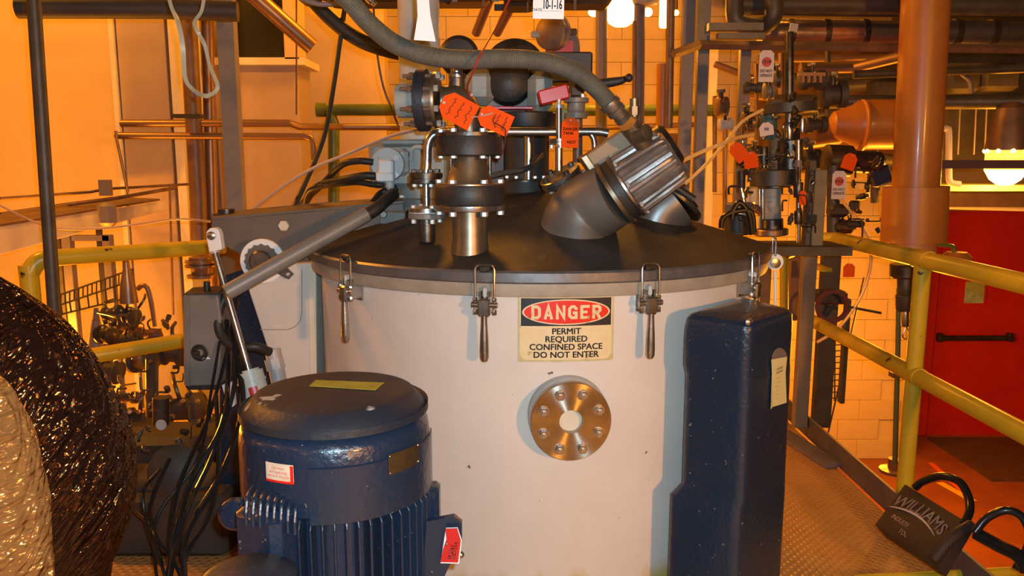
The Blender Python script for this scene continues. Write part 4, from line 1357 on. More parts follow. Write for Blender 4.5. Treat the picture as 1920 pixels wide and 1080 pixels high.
# neck: bends from the lid up to the clamp
nb_ = [W(1082, 432, 2.46), W(1088, 410, 2.45), W(1104, 392, 2.44), W(1126, 378, 2.42), c1 - ax1 * .004]
MB().tube(nb_, PR * 1.02, 40, 6, rfun=lambda t: 1.16 - .16 * t).build('port_neck', mat('neck_grey', (.15, .14, .13), .45, .3, col2=(.11, .10, .09), scale=8), sp)
MB().lathe(c1 - ax1 * .004, ax1, [(PR * 1.0, -.004), (PR * 1.08, 0), (PR * 1.08, .012), (PR * 1.0, .014)], 48).build('clamp_ring', BRONZE, sp)
MB().lathe(c1 + ax1 * .010, ax1, [(PR * 1.0, 0), (PR * 1.0, .026)], 48).build('gasket', BLACK, sp)
MB().lathe(c1 + ax1 * .034, ax1, [(PR * 1.03, 0), (PR * 1.06, .003), (PR * 1.06, .010), (PR * 1.0, .013)], 48).build('housing_flange', STEEL, sp)
# ribbed body
x_, y_, z_ = frame(ax1)
b0 = c1 + ax1 * .044
Lb = .165
n_ = 144
vv, ff = [], []
stt = [(0, .96), (.008, .97), (Lb * .5, .93), (Lb - .022, .885), (Lb - .008, .84), (Lb, .74)]
for h, s_ in stt:
    for k in range(n_):
        a = 2 * PI * k / n_
        rr = PR * s_ * (1 + (.035 * (1 if math.sin(a * 24) > 0.0 else -1.0) if .004 < h < Lb - .012 else 0))
        vv.append(b0 + ax1 * h + (x_ * math.cos(a) + y_ * math.sin(a)) * rr)
for i in range(len(stt) - 1):
    for k in range(n_):
        a, b = i * n_ + k, i * n_ + (k + 1) % n_
        ff.append((a, b, b + n_, a + n_))
ff.append(tuple(range((len(stt) - 1) * n_, len(stt) * n_)))
MB().add(vv, ff).build('ribbed_body', mat('cast_alu', (.24, .22, .21), .38, .6, col2=(.17, .155, .145), scale=25, bump=.06, bscale=150), sp)
MB().lathe(b0 + ax1 * (Lb - .03) + Vector((.0, .05, .03)), ax1, [(PR * .72, 0), (PR * .72, .022), (PR * .6, .036), (1e-4, .040)], 40).build('end_cap', DSTEEL, sp)
MB().box(W(1153, 284, 2.47), (.17, .12, .088), Matrix.Rotation(math.radians(-35), 3, 'Y'), bev=.004).build('junction_box', mat('tan_box', (.30, .20, .10), .5, col2=(.23, .15, .07), scale=12), sp, label='tan rectangular junction box')
bq0 = W(1108, 318, 2.46)
MB().box(bq0, (.022, .12, .10), Matrix.Rotation(math.radians(-35), 3, 'Y'), bev=.003).build('junction_box_flange', BRONZE, sp)
bolt_ring(sp, c1 + ax1 * .048 - y_ * 0, ax1, PR * 1.0, 8, .008, .008)
# second port behind
ax2 = Vector((.62, .10, .75)).normalized()
c2 = W(1262, 376, 2.72)
s2 = empty('sight_port', c2 - UP * .12, 'plain tilted grey sight port with a dark rim behind the ribbed light', 'sight port')
MB().tube([W(1226, 430, 2.72), W(1228, 412, 2.72), W(1240, 394, 2.72), c2 - Vector((0, 0, .0))], pxm(56, 2.72), 40, 6).build('port_neck', mat('neck_grey2', (.17, .165, .155), .35, .5, col2=(.13, .125, .12), scale=8), s2)
MB().lathe(c2, ax2, [(pxm(57, 2.72), -.004), (pxm(60, 2.72), 0), (pxm(60, 2.72), .014), (pxm(55, 2.72), .018), (pxm(50, 2.72), .02)], 44).build('rim', DSTEEL, s2)
MB().lathe(c2 + ax2 * .012, ax2, [(pxm(46, 2.72), 0), (pxm(46, 2.72), .018), (1e-4, .02)], 40).build('sight_glass', GLOSSB, s2)
MB().cyl(W(1262, 348, 2.62), W(1300, 374, 2.62), .014, n=14).build('rim_handle', BLACK, s2)
# blue strap plate between
MB().box(W(1080, 344, 2.6), (.012, .06, .10), Matrix.Rotation(math.radians(34), 3, 'Y')).build('gasket_sheet', mat('teal_sheet', (.12, .22, .26), .4), label='thin blue-grey sheet between the tilted flange and the sight port', cat='sheet', smooth=False)
MB().box(W(1044, 384, 2.7), (.06, .05, .035), Matrix.Rotation(math.radians(-15), 3, 'Y'), bev=.008).build('copper_plug', COPPER, label='small copper coloured cap on the lid below the tilted flange', cat='cap')

# thick grey hose across the top and its coupling
HP = [(560, -60, 2.0), (640, -12, 2.05), (690, 42, 2.1), (740, 82, 2.12), (800, 104, 2.14), (870, 112, 2.15), (940, 110, 2.16), (1000, 113, 2.18), (1050, 124, 2.2), (1090, 143, 2.22), (1120, 168, 2.24), (1143, 194, 2.26)]
hz = empty('suction_hose', W(870, 112, 2.15), 'thick grey-green ribbed hose curving across the top', 'hose')
mb = MB()
P = smooth_pts([W(*p) for p in HP], 30)
vv = []
MB_ = mb.tube(P, pxm(17, 2.15), 20, 1, rfun=None)
for i in range(len(P)):
    for k in range(20):
        q = mb.v[i * 20 + k]
        mb.v[i * 20 + k] = P[i] + (q - P[i]) * (1.02 if i % 2 else .975)
mb.build('hose_body', HOSE, hz)
cd = (W(1182, 238, 2.29) - W(1143, 194, 2.26)).normalized()
cs = W(1143, 194, 2.26)
MB().lathe(cs - cd * .01, cd, [(pxm(19, 2.26), 0), (pxm(20, 2.26), .004), (pxm(20, 2.26), .018), (pxm(16, 2.26), .02), (pxm(16, 2.26), .028), (pxm(18, 2.26), .03), (pxm(18, 2.26), .044), (pxm(14, 2.26), .046), (pxm(14, 2.26), .060), (pxm(16, 2.26), .062), (pxm(15, 2.26), .075)], 28).build('coupling', mat('zinc', (.22, .19, .16), .4, .7, col2=(.15, .13, .11), scale=30), hz)
tee = empty('tee_fitting', W(1196, 262, 2.32), 'tarnished tee fitting at the lower end of the grey hose', 'fitting')
MB().cyl(W(1178, 232, 2.3), W(1212, 276, 2.34), pxm(18, 2.3), n=24).build('tee_body', BRONZE, tee)
MB().lathe(W(1206, 250, 2.28), (.5, -.6, .2), [(pxm(15, 2.3), -.03), (pxm(15, 2.3), .015), (pxm(10, 2.3), .018)], 20).build('side_branch', BRONZE, tee)
MB().cyl(W(1212, 276, 2.34), W(1220, 286, 2.36), pxm(8, 2.3), n=8).build('nipple', STEEL, tee)
MB().cyl(W(1189, 222, 2.34), W(1189, 185, 2.34), pxm(8, 2.3), n=16).cyl(W(1189, 216, 2.34), W(1189, 200, 2.34), pxm(10, 2.3), n=6).build('upper_branch', BRONZE, tee)

# tags
def tagshape(w_, h_, cut=.28):
    return [(-w_ / 2, -h_ / 2), (w_ / 2, -h_ / 2), (w_ / 2, h_ / 2 - w_ * cut), (w_ / 2 - w_ * cut, h_ / 2), (-w_ / 2 + w_ * cut, h_ / 2), (-w_ / 2, h_ / 2 - w_ * cut)]
def hang_tag(px, py, Y, wpx, hpx, ang, m, label, texts=(), scrib=0, yaw=0.0, sd=1, cut=.28, name='hang_tag'):
    c = W(px, py, Y)
    w_, h_ = pxm(wpx, Y), pxm(hpx, Y)
    ca, sa = math.cos(math.radians(ang)), math.sin(math.radians(ang))
    r_ = Vector((ca, 0, sa))
    u_ = Vector((-sa, 0, ca))
    R_z = Matrix.Rotation(math.radians(yaw), 3, 'Z')
    r_, u_ = R_z @ r_, R_z @ u_
    fn_ = plane_fn(c, r_, u_)
    t = empty(name, c, label, 'tag')
    pts = [fn_(a, b) for a, b in tagshape(w_, h_, cut)]
    nrm_ = r_.cross(u_).normalized()
    MB().prism(pts, -nrm_ * .001).build('card', m, t, smooth=False)
    fl = lambda a, b: fn_(a, b, .0012)
    if scrib:
        rnd = random.Random(sd)
        mb = MB()
        for li in range(scrib):
            v0 = -h_ * .30 + li * h_ * .24
            P_ = []
            for k in range(16):
                P_.append(fl(-w_ * .34 + w_ * .68 * k / 15, v0 + rnd.uniform(-1, 1) * h_ * .045))
            mb.tube(P_, .0011, 5, 2)
        mb.build('handwriting', INK, t)
    for (s_, sz, uu, vv_2, mm, bold) in texts:
        mb = MB()
        tw_ = max(p.x for p in text_mesh(s_, sz * h_)[0]) * 2
        fit = min(1.0, (.62 if uu > .05 else .84) * w_ / max(tw_, 1e-6))
        put_text(mb, s_, sz * h_, fl, u=uu * w_, v=vv_2 * h_, bold=bold * sz * h_, sx=fit)
        mb.build('lettering', mm, t, smooth=False)
    MB().lathe(fn_(0, h_ * .42, .0006), nrm_, [(w_ * .05, 0), (w_ * .05, .0012)], 12).build('eyelet', PLAS, t)
    return t, fn_, w_, h_
hang_tag(858, 206, 2.20, 55, 62, -118 + 90 + 88, TAGO, 'larger orange tag with handwriting hanging on the nozzle stack', scrib=2, sd=4, yaw=6) if False else None
hang_tag(858, 206, 2.20, 50, 66, 62, TAGO, 'larger orange tag with handwriting hanging on the nozzle stack', scrib=3, sd=4)
hang_tag(928, 225, 2.19, 40, 62, 66, TAGO, 'smaller orange tag beside the larger one above the rubber joint', scrib=2, sd=9)
hang_tag(1069, 249, 2.5, 32, 54, -2, TAGO, 'orange tag with red print hanging under the lever valve', texts=(('DANGER', .14, 0, .12, INK, .02), ('TANK', .14, -.1, -.02, INK, .02), ('NOT', .14, .1, -.32, INK, .02)))
MB().tube([W(924, 212, 2.185), W(905, 217, 2.19), W(885, 220, 2.2)], .0018, 6, 5).build('tag_string', PLAS, label='white string of the smaller orange tag', cat='string')
MB().tube([W(930, 215, 2.18), W(925, 228, 2.18), W(938, 236, 2.17), W(948, 246, 2.18), W(944, 280, 2.2), W(935, 300, 2.22)], .0016, 6, 6).build('wire_loop', INK, label='thin dark wire over the smaller orange tag', cat='wire')
MB().tube([W(965, -20, 2.6), W(930, 50, 2.5), W(905, 95, 2.1), W(885, 140, 2.1), W(876, 165, 2.2), W(882, 185, 2.25)], .0028, 6, 6).build('red_cord', mat('cord_red', (.36, .04, .03), .5), label='thin red cord hanging over the grey hose', cat='cord')
# white inspection card at the top
t, fn_, w_, h_ = hang_tag(1029, -8, 2.1, 56, 80, -1, WHITE, 'white dated card hanging at the top centre', texts=(('10-1-16', .28, .12, -.20, INKP, .012), ('DATE', .09, -.36, -.31, INKP, .005), ('CHECKED BY', .09, -.22, .12, INKP, .0), ('24', .26, .2, .14, INKP, .01)), cut=.02, name='inspection_card')
mb = MB()
for v_ in (-.335, .06):
    mb.prism([fn_(-w_ * .18, h_ * v_, .0013), fn_(w_ * .44, h_ * v_, .0013), fn_(w_ * .44, h_ * (v_ + .006), .0013), fn_(-w_ * .18, h_ * (v_ + .006), .0013)], (0, .0003, 0))
mb.build('ruled_line', INKP, t, smooth=False)
# white tape streamers
RBN = [((778, -10), (786, 20), (781, 45), (774, 76)), ]
def ribbon(pts, wd, Y, label, m, tw=.4, name='tape_ribbon'):
    P_ = smooth_pts([W(a, b, Y + .02 * math.sin(i * 1.7)) for i, (a, b) in enumerate(pts)], 10)
    vv, ff = [], []
    for i, p in enumerate(P_):
        t_ = (P_[min(i + 1, len(P_) - 1)] - P_[max(i - 1, 0)]).normalized()
        s_ = t_.cross(Vector((0, -1, 0))).normalized()
        a = tw * math.sin(i * .16)
        s_ = (s_ * math.cos(a) + Vector((0, 1, 0)) * math.sin(a)) * pxm(wd, Y) / 2
        n2 = t_.cross(s_).normalized() * .0008
        vv += [p - s_ + n2, p + s_ + n2, p + s_ - n2, p - s_ - n2]
    for i in range(len(P_) - 1):
        for k in range(4):
            a, b = i * 4 + k, i * 4 + (k + 1) % 4
            ff.append((a, b, b + 4, a + 4))
    ff += [(0, 1, 2, 3), tuple(len(vv) - 4 + k for k in range(4))]
    return MB().add(vv, ff).build(name, m, label=label, cat='tape')
q = lambda x, y: W(x, y, 2.0)
MB().prism([q(781, -15), q(803, -15), q(807, 30), q(817, 78), q(776, 75), q(783, 30)], (0, .0012, 0)).build('paper_streamer', WHITE, smooth=False, label='flared white paper strip hanging at the top before the mixer column', cat='paper')
ribbon([(314, -15), (322, 15), (335, 45), (343, 90), (347, 145), (362, 168), (385, 180), (402, 174)], 8, 2.6, 'left strand of the pale tape loop hanging at the top left', RIBBON)
ribbon([(384, -15), (378, 20), (365, 42), (372, 62), (384, 85), (394, 125), (408, 160), (402, 174)], 7, 2.62, 'right strand of the pale tape loop hanging at the top left', RIBBON, tw=.3)
# ------------------------------------------------------------ railings and toe board
rl = empty('yellow_railing', (1.63, 3.15, 0), 'scuffed yellow pipe railing along the right edge of the platform', 'railing')
tr0, tr1, tr2 = WZ(1548, 448, 1.07), WZ(1745, 487, 1.07), WZ(1925, 531, 1.07)
for q in (tr0, tr1, tr2):
    q.x = 1.63
ext = tr2 + (tr2 - tr1) * 1.0
rr = .034
MB().cyl(tr0, ext, rr, n=24).build('top_rail', YEL, rl)
mz = .60
m0, m1, m2 = Vector((1.63, 4.30, mz)), Vector((1.63, 3.15, mz)), Vector((1.63, .9, mz))
MB().cyl(m0, m2, rr, n=24).build('mid_rail', YEL, rl)
MB().cyl((1.63, 3.15, -.10), (1.63, 3.15, 1.07), rr * .95, n=24).build('post', YEL, rl)
MB().cyl((1.63, 1.05, -.10), (1.63, 1.05, 1.07), rr * .95, n=24).build('post', YEL, rl)
for z_ in (1.07, mz):
    MB().cyl((1.63, 3.10, z_), (1.63, 3.20, z_), rr * 1.12, n=24).build('weld_collar', YEL, rl)
bqy = 4.02
MB().box((1.63, 4.25, .9), (.05, .3, .02)).build('end_plate', YEL, rl)
MB().cyl(W(1470, 478, 4.5), W(1470, 800, 4.5), pxm(8, 4.5), n=16).build('far_post', YEL, rl)
MB().tube([tr0, tr0 + Vector((-.05, .12, -.02)), W(1500, 470, 4.6), W(1470, 478, 4.5)], rr, 16, 5).build('corner_bend', YEL, rl)
ll = empty('yellow_railing', (WZ(50, 487, 1.07).x, 3.15, 0), 'yellow pipe railing with an elbow at the left of the picture', 'railing')
a_, b_ = WZ(52, 486, 1.07), WZ(410, 461, 1.07)
b_ = W(420, 461, 3.66)
b_.z = 1.07
a2_ = a_ + Vector((-.035, 0, -.02))
MB().tube([a_ + Vector((0, 0, -1.2)), a_ + Vector((0, 0, -.12)), a_ + Vector((0.002, 0, -.06)), a_ + Vector((.03, .02, -.012)), a_ + Vector((.08, .05, 0))], rr * 1.05, 20, 6).build('elbow_post', YEL, ll)
MB().cyl(a_ + Vector((.075, .047, 0)), b_, rr, n=24).build('top_rail', YEL, ll)
ml0, ml1 = W(150, 671, 3.35), W(352, 637, 3.62)
MB().cyl(ml0, W(420, 626, 3.70), rr, n=24).build('mid_rail', YEL, ll)
# toe board
tbx = 1.58
mb = MB().box((tbx, 2.0, .055), (.012, 5.0, .11))
mb.build('toe_board', mat('toe_steel', (.17, .14, .14), .5, .4, col2=(.12, .10, .10), scale=8), smooth=False, label='bare steel toe board along the right edge of the platform', cat='toe board')
MB().box((1.50, 3.9, .012), (.10, .5, .016), Matrix.Rotation(.2, 3, 'Z')).build('scrap_plate', LILAC, label='small steel plate lying by the toe board behind the navy guard', cat='plate')
MB().tube([WZ(1600, 1088, .02), WZ(1940, 1070, .02)], .018, 12, 1).build('yellow_kerb', YEL, label='yellow edge at the lower right corner', cat='kerb')

# black tool bag with loop handles
bag = empty('tool_bag', (1.52, 2.35, 0), 'black fabric tool pouch with white print and two loop handles leaning on the toe board', 'bag')
# front face measured: corners in the photo, leaning against the toe board
pA, pB, pC, pD = W(1697, 908, 2.78), W(1822, 985, 2.42), W(1752, 1056, 2.36), W(1642, 985, 2.70)
nrm_b = (pB - pA).cross(pD - pA).normalized()
if nrm_b.y > 0:
    nrm_b = -nrm_b
vv, ff = [], []
N1, N2 = 12, 10
for side in (0, 1):
    for i in range(N1 + 1):
        for j in range(N2 + 1):
            s_, t_ = i / N1, j / N2
            p = pA * (1 - s_) * (1 - t_) + pB * s_ * (1 - t_) + pD * (1 - s_) * t_ + pC * s_ * t_
            bul = math.sin(PI * s_) ** .6 * math.sin(PI * t_) ** .6 if 0 < s_ < 1 and 0 < t_ < 1 else 0
            off = (.012 * bul + .004 * t_) if side == 0 else -(.05 * t_ + .015 + .01 * bul)
            vv.append(p + nrm_b * off)
st_ = (N1 + 1) * (N2 + 1)
for side in (0, 1):
    for i in range(N1):
        for j in range(N2):
            a = side * st_ + i * (N2 + 1) + j
            ff.append((a, a + 1, a + N2 + 2, a + N2 + 1))
def edge_ids():
    e = [i * (N2 + 1) for i in range(N1 + 1)]
    e += [N1 * (N2 + 1) + j for j in range(1, N2 + 1)]
    e += [i * (N2 + 1) + N2 for i in range(N1 - 1, -1, -1)]
    e += [j for j in range(N2 - 1, 0, -1)]
    return e
ed = edge_ids()
for k in range(len(ed)):
    a, b = ed[k], ed[(k + 1) % len(ed)]
    ff.append((a, b, b + st_, a + st_))
MB().add(vv, ff).build('pouch', BAG, bag, angle=60)
MB().tube([pB + Vector((0, 0, .0)), (pB + pC) / 2 + nrm_b * .02, pC + nrm_b * .012], .019, 12, 6).build('rolled_side', BAG, bag)
MB().tube([W(1716, 914, 2.74), W(1730, 903, 2.72), W(1765, 893, 2.66), W(1798, 903, 2.6), W(1815, 930, 2.55), W(1818, 958, 2.5), W(1806, 985, 2.45)], pxm(8, 2.6), 14, 8).build('loop_handle', GLOSSB, bag)
MB().tube([W(1828, 998, 2.34), W(1850, 972, 2.34), W(1885, 957, 2.32), W(1915, 968, 2.3), W(1930, 1000, 2.28), W(1925, 1030, 2.26), W(1905, 1068, 2.24)], pxm(8, 2.3), 14, 8).build('loop_handle', GLOSSB, bag)
MB().tube([W(1830, 1000, 2.36), W(1870, 1022, 2.3), W(1908, 1042, 2.24), W(1925, 1070, 2.2)], .02, 12, 6).build('lower_strap', GLOSSB, bag)
rgt = (pB - pA).normalized()
upb = (pA - pD)
upb = (upb - rgt * upb.dot(rgt)).normalized()
cb_ = W(1717, 975, 2.58)
cb_ = cb_ - nrm_b * (cb_ - pA).dot(nrm_b) + nrm_b * .020
def fb(u, v, l=0):
    return cb_ + rgt * u + upb * v
mb = MB()
LG = (pB - pA).length
put_text(mb, 'WILLIAMS', LG * .17, lambda u, v: fb(u, v + LG * .10 - 1.1 * u * u, 0), bold=.0004, u=0, v=0)
P_ = [fb(-LG * .36 + LG * .72 * k / 12, LG * .035 - 1.6 * (LG * .36 - LG * .72 * k / 12) ** 2) for k in range(13)]
mb.tube(P_, LG * .010, 6, 2, rfun=lambda t: .3 + 1.2 * math.sin(PI * t) * (1 - t * .5))
mb.build('white_print', mat('print_pink', (.62, .50, .46), .5), bag, smooth=False)
mb = MB()
put_text(mb, 'INDUSTRIAL', LG * .065, lambda u, v: fb(u, v), v=-LG * .10, u=-.02)
put_text(mb, 'TOOLS', LG * .065, lambda u, v: fb(u, v), v=-LG * .18, u=.03)
mb.build('small_print', mat('print_pink2', (.40, .26, .25), .5), bag, smooth=False)

# ------------------------------------------------------------ left background
pipe('black_post', 'thick dark pole standing at the left of the yellow railing', 'pole', [(48, -200, 2.95), (64, 12, 2.95), (106, 640, 2.95), (128, 985, 2.95)], 24, DARKP)
pipe('header_beam', 'dark brown horizontal beam across the top left', 'beam', [(32, 15, 3.4), (300, 16, 3.5), (446, 22, 3.55)], 36, DARK)
MB().box(W(434, 205, 3.9), (pxm(30, 3.9), .06, 1.35)).build('strut_channel', mat('bluegrey', (.24, .225, .225), .45, .1, col2=(.19, .175, .175), scale=6), label='wide blue-grey upright channel left of the mixer', cat='post')
pipe('riser_pipe', 'broad brown upright pipe behind the blue-grey channel', 'pipe', [(338, -220, 4.9), (352, 28, 4.9), (372, 380, 4.9), (374, 480, 4.9)], 30, BROWNP)
pipe('riser_pipe', 'paler brown upright pipe just right of the broad brown one', 'pipe', [(381, -220, 5.0), (388, 28, 5.0), (400, 480, 5.0), (408, 700, 5.0)], 22, COPPER)
pipe('wall_pipe', 'upper of the two brown pipes running level across the left pillar', 'pipe', [(227, 231, 4.9), (545, 231, 4.9), (560, 237, 4.95), (640, 238, 5.5), (760, 238, 5.6)], 13, COPPER)
pipe('wall_pipe', 'lower of the two brown pipes, ending in an elbow at the right', 'pipe', [(217, 254, 4.8), (570, 256, 4.8), (582, 259, 4.8), (588, 268, 4.8), (590, 300, 4.8)], 13, COPPER)
pipe('wall_pipe', 'short thin pipe dropping left from the lower brown pipe', 'pipe', [(217, 245, 4.75), (219, 262, 4.75), (240, 360, 4.75)], 5, COPPER)
MB().box(W(354, 218, 4.75), (.16, .08, .022)).build('black_clip', BLACK, label='black clip plate on top of the upper brown pipe', cat='clip')
# boxed duct with a black opening
dx0, dx1 = W(396, 110, 5.9).x, W(556, 110, 5.9).x
dct = empty('wall_duct', ((dx0 + dx1) / 2, 5.9, .6), 'cream boxed wall duct with a black square opening at its top', 'duct')
za, zb, zc_ = W(470, 112, 5.9).z, W(470, 420, 5.9).z, W(470, 138, 5.9).z
MB().box(((dx0 + dx1) / 2, 6.1, (za + zb) / 2), (dx1 - dx0, .36, za - zb), bev=.01).build('duct_body', PILLAR, dct, smooth=False)
MB().box(((dx0 + dx1) / 2 + .04, 6.08, za - .015), (dx1 - dx0 + .05, .46, .05)).build('duct_ledge', CREAM, dct, smooth=False)
MB().box(((dx0 + dx1) / 2 - .03, 6.0, za + .30), (dx1 - dx0 - .14, .1, .58)).build('opening', GLOSSB, dct, smooth=False)
MB().box((dx1 - .02, 5.95, za + .35), (.10, .2, .70)).build('duct_jamb', WALLP, dct, smooth=False)
mb = MB()
pipe('vent_duct', 'brown round duct slanting down across the upper left', 'duct', [(440, -40, 5.0), (585, 88, 5.2)], 30, COPPER, n=24)
pipe('drop_wire', 'thin brown wire hanging down the left block wall', 'wire', [(556, -5, 5.4), (556, 215, 5.4)], 3, BROWNP)
pipe('drop_wire', 'thin dark wire curving down toward the mixer column', 'wire', [(699, -5, 3.4), (706, 90, 3.4), (718, 160, 3.4), (735, 205, 3.4), (748, 240, 3.4)], 4, BROWNP, sm=6)
pipe('slant_cable', 'long black cable slanting from the top down to the lid arm', 'cable', [(650, -10, 3.3), (640, 60, 3.3), (625, 165, 3.25), (605, 265, 3.2), (560, 370, 3.1), (545, 400, 3.05)], 9, BLACK, sm=6)
pipe('return_hose', 'dark hose hanging behind the thick grey hose at the top', 'hose', [(560, -30, 3.3), (620, 35, 3.3), (680, 78, 3.3), (760, 102, 3.3), (830, 110, 3.35)], 26, BLACK, sm=8, n=20)
pipe('green_pipe', 'green horizontal pipe behind the mixer, with an elbow at its left end', 'pipe', [(626, 400, 5.6), (626, 232, 5.6), (620, 216, 5.6), (606, 207, 5.6), (640, 206, 5.6), (1345, 207, 5.6)], 21, GREEN, n=20)
MB().lathe(W(594, 206, 5.6), (1, 0, 0), [(.048, 0), (.048, .06)], 20).build('green_plug', GREEN, label='green cap on the left end of the green pipe', cat='cap')
pipe('wall_conduit', 'copper conduit running level below the green pipe', 'conduit', [(590, 240, 6.6), (1110, 240, 6.6), (1330, 233, 6.6)], 10, COPPER)
pipe('ceiling_pipe', 'left of the two brown pipes poking down above the hose', 'pipe', [(925, -20, 4.0), (893, 62, 4.3)], 17, COPPER, n=18)
pipe('ceiling_pipe', 'right of the two brown pipes poking down above the hose', 'pipe', [(975, -20, 4.0), (932, 62, 4.3)], 17, COPPER, n=18)
MB().box(W(936, 14, 4.2), (.05, .02, .03)).build('pipe_clip', BLACK, label='small dark clip on the right brown ceiling pipe', cat='clip')
# overhead lumps along the top edge
for i, (px_, py_, w_, h_, m_) in enumerate(((700, -4, 170, 26, DARK), (860, -2, 110, 22, BROWNP), (975, 2, 60, 30, DARK), (1090, 0, 110, 26, DARK), (590, -2, 60, 18, LILAC))):
    MB().box(W(px_, py_, 3.6 + .05 * i), (pxm(w_, 3.6), .2, pxm(h_, 3.6)), bev=.02).build('overhead_fitting', m_, label=('wide dark fitting at the top edge left of the paper strip', 'brown fitting at the top edge right of the paper strip', 'dark fitting at the top edge left of the white dated card', 'dark fitting at the top edge right of the white dated card', 'pale fitting at the top edge above the grey hose')[i], cat='fitting')
pipe('overhead_cable', 'pale cable crossing the top edge above the slanting duct', 'cable', [(560, -5, 2.6), (600, 8, 2.6), (650, 4, 2.6), (680, -8, 2.6)], 9, LILAC, sm=5)
# blind flange with elbow, purple-grey
fe = empty('blind_flange_elbow', W(1045, 100, 3.3), 'brown round blind flange on a purple-grey elbow right of centre', 'pipe')
MB().lathe(W(1036, 62, 3.3), (-.55, -.8, .05), [(pxm(30, 3.3), 0), (pxm(31, 3.3), .003), (pxm(31, 3.3), .020), (pxm(29, 3.3), .023)], 40).build('flange', BROWNP, fe)
MB().lathe(W(1042, 62, 3.34), (-.55, -.8, .05), [(pxm(32, 3.3), 0), (pxm(32, 3.3), .02)], 40).build('flange', LILAC, fe)
MB().tube([W(1046, 62, 3.36), W(1062, 62, 3.42), W(1074, 78, 3.42), W(1076, 108, 3.40)], pxm(12, 3.3), 20, 6).build('elbow', LILAC, fe)
MB().hexa(W(1010, 65, 3.27), (-1, -.3, 0), .014, .03).build('flange_bolt', BRIGHTW, fe)
MB().hexa(W(1068, 60, 3.36), (1, -.3, 0), .014, .03).build('flange_bolt', BROWNP, fe)
MB().box(W(1048, 95, 3.38), (.11, .06, .07)).build('red_base', REDPL, fe)
# grey galvanised uprights
G_ = 'galvanised uprights behind the sight port'
pipe('upright_pipe', 'purple-grey upright pipe left below the bright lamp', 'pipe', [(1128, -220, 4.9), (1127, 330, 4.9), (1126, 800, 4.9)], 21, LILAC, n=20)
pipe('upright_pipe', 'purple-grey upright pipe right below the bright lamp', 'pipe', [(1201, -220, 5.0), (1197, 330, 5.0), (1194, 800, 5.0)], 20, LILAC, n=20)
pipe('upright_conduit', 'thin steel conduit just left of the right purple-grey pipe', 'conduit', [(1190, 40, 4.7), (1189, 190, 4.7)], 8, BROWNP)
pipe('upright_pipe', 'brown upright pipe in front of the bright lamp glow', 'pipe', [(1261, -220, 4.4), (1254, 240, 4.4)], 15, BROWNP, n=18)
ups = empty('upright_pipe', W(1242, 900, 4.6), 'orange-brown upright pipe with a wide sleeve behind the sight port', 'pipe')
MB().cyl(W(1244, 120, 4.6), W(1242, 240, 4.6), pxm(12, 4.6), n=20).build('pipe', ORP, ups)
MB().lathe(W(1242, 900, 4.6), UP, [(pxm(18, 4.6), 0), (pxm(18, 4.6), 2.02), (pxm(13, 4.6), 2.06)], 28).build('sleeve', ORP, ups)
for i, (x_, w_, lb) in enumerate(((1283, 22, 'grey upright channel right of the orange-brown sleeve'), (1312, 20, 'grey upright channel at the left end of the pipe rack'), (1383, 19, 'dark grey upright channel below the pipe rack'))):
    Yc_ = (4.3, 4.35, 4.5)[i]
    top = W(x_, (-220, -220, 90)[i], Yc_)
    bot = W(x_ - 2, 760, Yc_)
    MB().box((top + bot) / 2, (pxm(w_, Yc_), .05, top.z - bot.z), bev=.003).build('upright_channel', LILAC, label=lb, cat='post')
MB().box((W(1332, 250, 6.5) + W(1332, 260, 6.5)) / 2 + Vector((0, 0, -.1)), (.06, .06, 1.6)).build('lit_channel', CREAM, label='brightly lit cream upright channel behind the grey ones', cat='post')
# lamps
def high_bay(px, py, Y, rpx, label, shade=True):
    c = W(px, py, Y)
    t = empty('sodium_lamp', c, label, 'lamp')
    r = pxm(rpx, Y)
    MB().lathe(c, UP, [(r * .45, -r * .80), (r * .80, -r * .60), (r * .97, -r * .1), (r, r * .55), (r * .98, r * .8)], 36).build('glass_bowl', GLOW, t)
    if shade:
        MB().lathe(c, UP, [(r * 1.0, r * .8), (r * 1.35, r * .95), (r * 1.2, r * 2.2), (r * .6, r * 3.2), (r * .4, r * 4)], 36).build('lamp_housing', DSTEEL, t)
    return t
high_bay(1164, 26, 5.6, 27, 'very bright glass sodium lamp at the top centre')
MB().sphere(W(1114, 23, 5.9), pxm(10, 5.9), 16, sx=1.1, sz=.8).build('lamp_glint', GLOW, label='small emissive ball for a reflection just left of the big sodium lamp', cat='lamp')  # reflections on the big lamp's shade, made as emissive balls
MB().sphere(W(1215, 23, 5.9), pxm(8, 5.9), 16).build('lamp_glint', GLOW, label='small emissive ball for a reflection just right of the big sodium lamp', cat='lamp')
MB().sphere(W(1268, 24, 6.2), pxm(5, 6.2), 12).build('lamp_glint', GLOW, label='tiniest emissive ball for a reflection behind the brown upright pipe', cat='lamp')
tl = MB().lathe(W(1245, 52, 5.2), UP, [(pxm(7, 5.2), 0), (pxm(9, 5.2), .01), (pxm(9, 5.2), .16), (pxm(7, 5.2), .17)], 20).build('bright_cylinder', GLOW, label='upright bright cylinder left of the brown upright pipe', cat='lamp')  # upright cylinder in the emissive material
for x_, y_, Y_ in ((1114, 14, 5.9), (1215, 14, 5.9), (1268, 18, 6.2)):  # added stems above the emissive reflection balls
    MB().cyl(W(x_, y_, Y_), W(x_, y_ - 90, Y_), .012, n=8).build('glint_stem', DSTEEL, label='thin added stem above the emissive reflection ' + {1114: 'left of the big lamp', 1215: 'right of the big lamp', 1268: 'behind the brown pipe'}[x_], cat='stem')
MB().lathe(W(1210, 12, 5.0), UP, [(.02, 0), (.07, .012), (.085, .05), (.085, .1)], 28).build('white_globe', PLAS, label='pale globe at the top edge above the small right reflection ball', cat='globe')
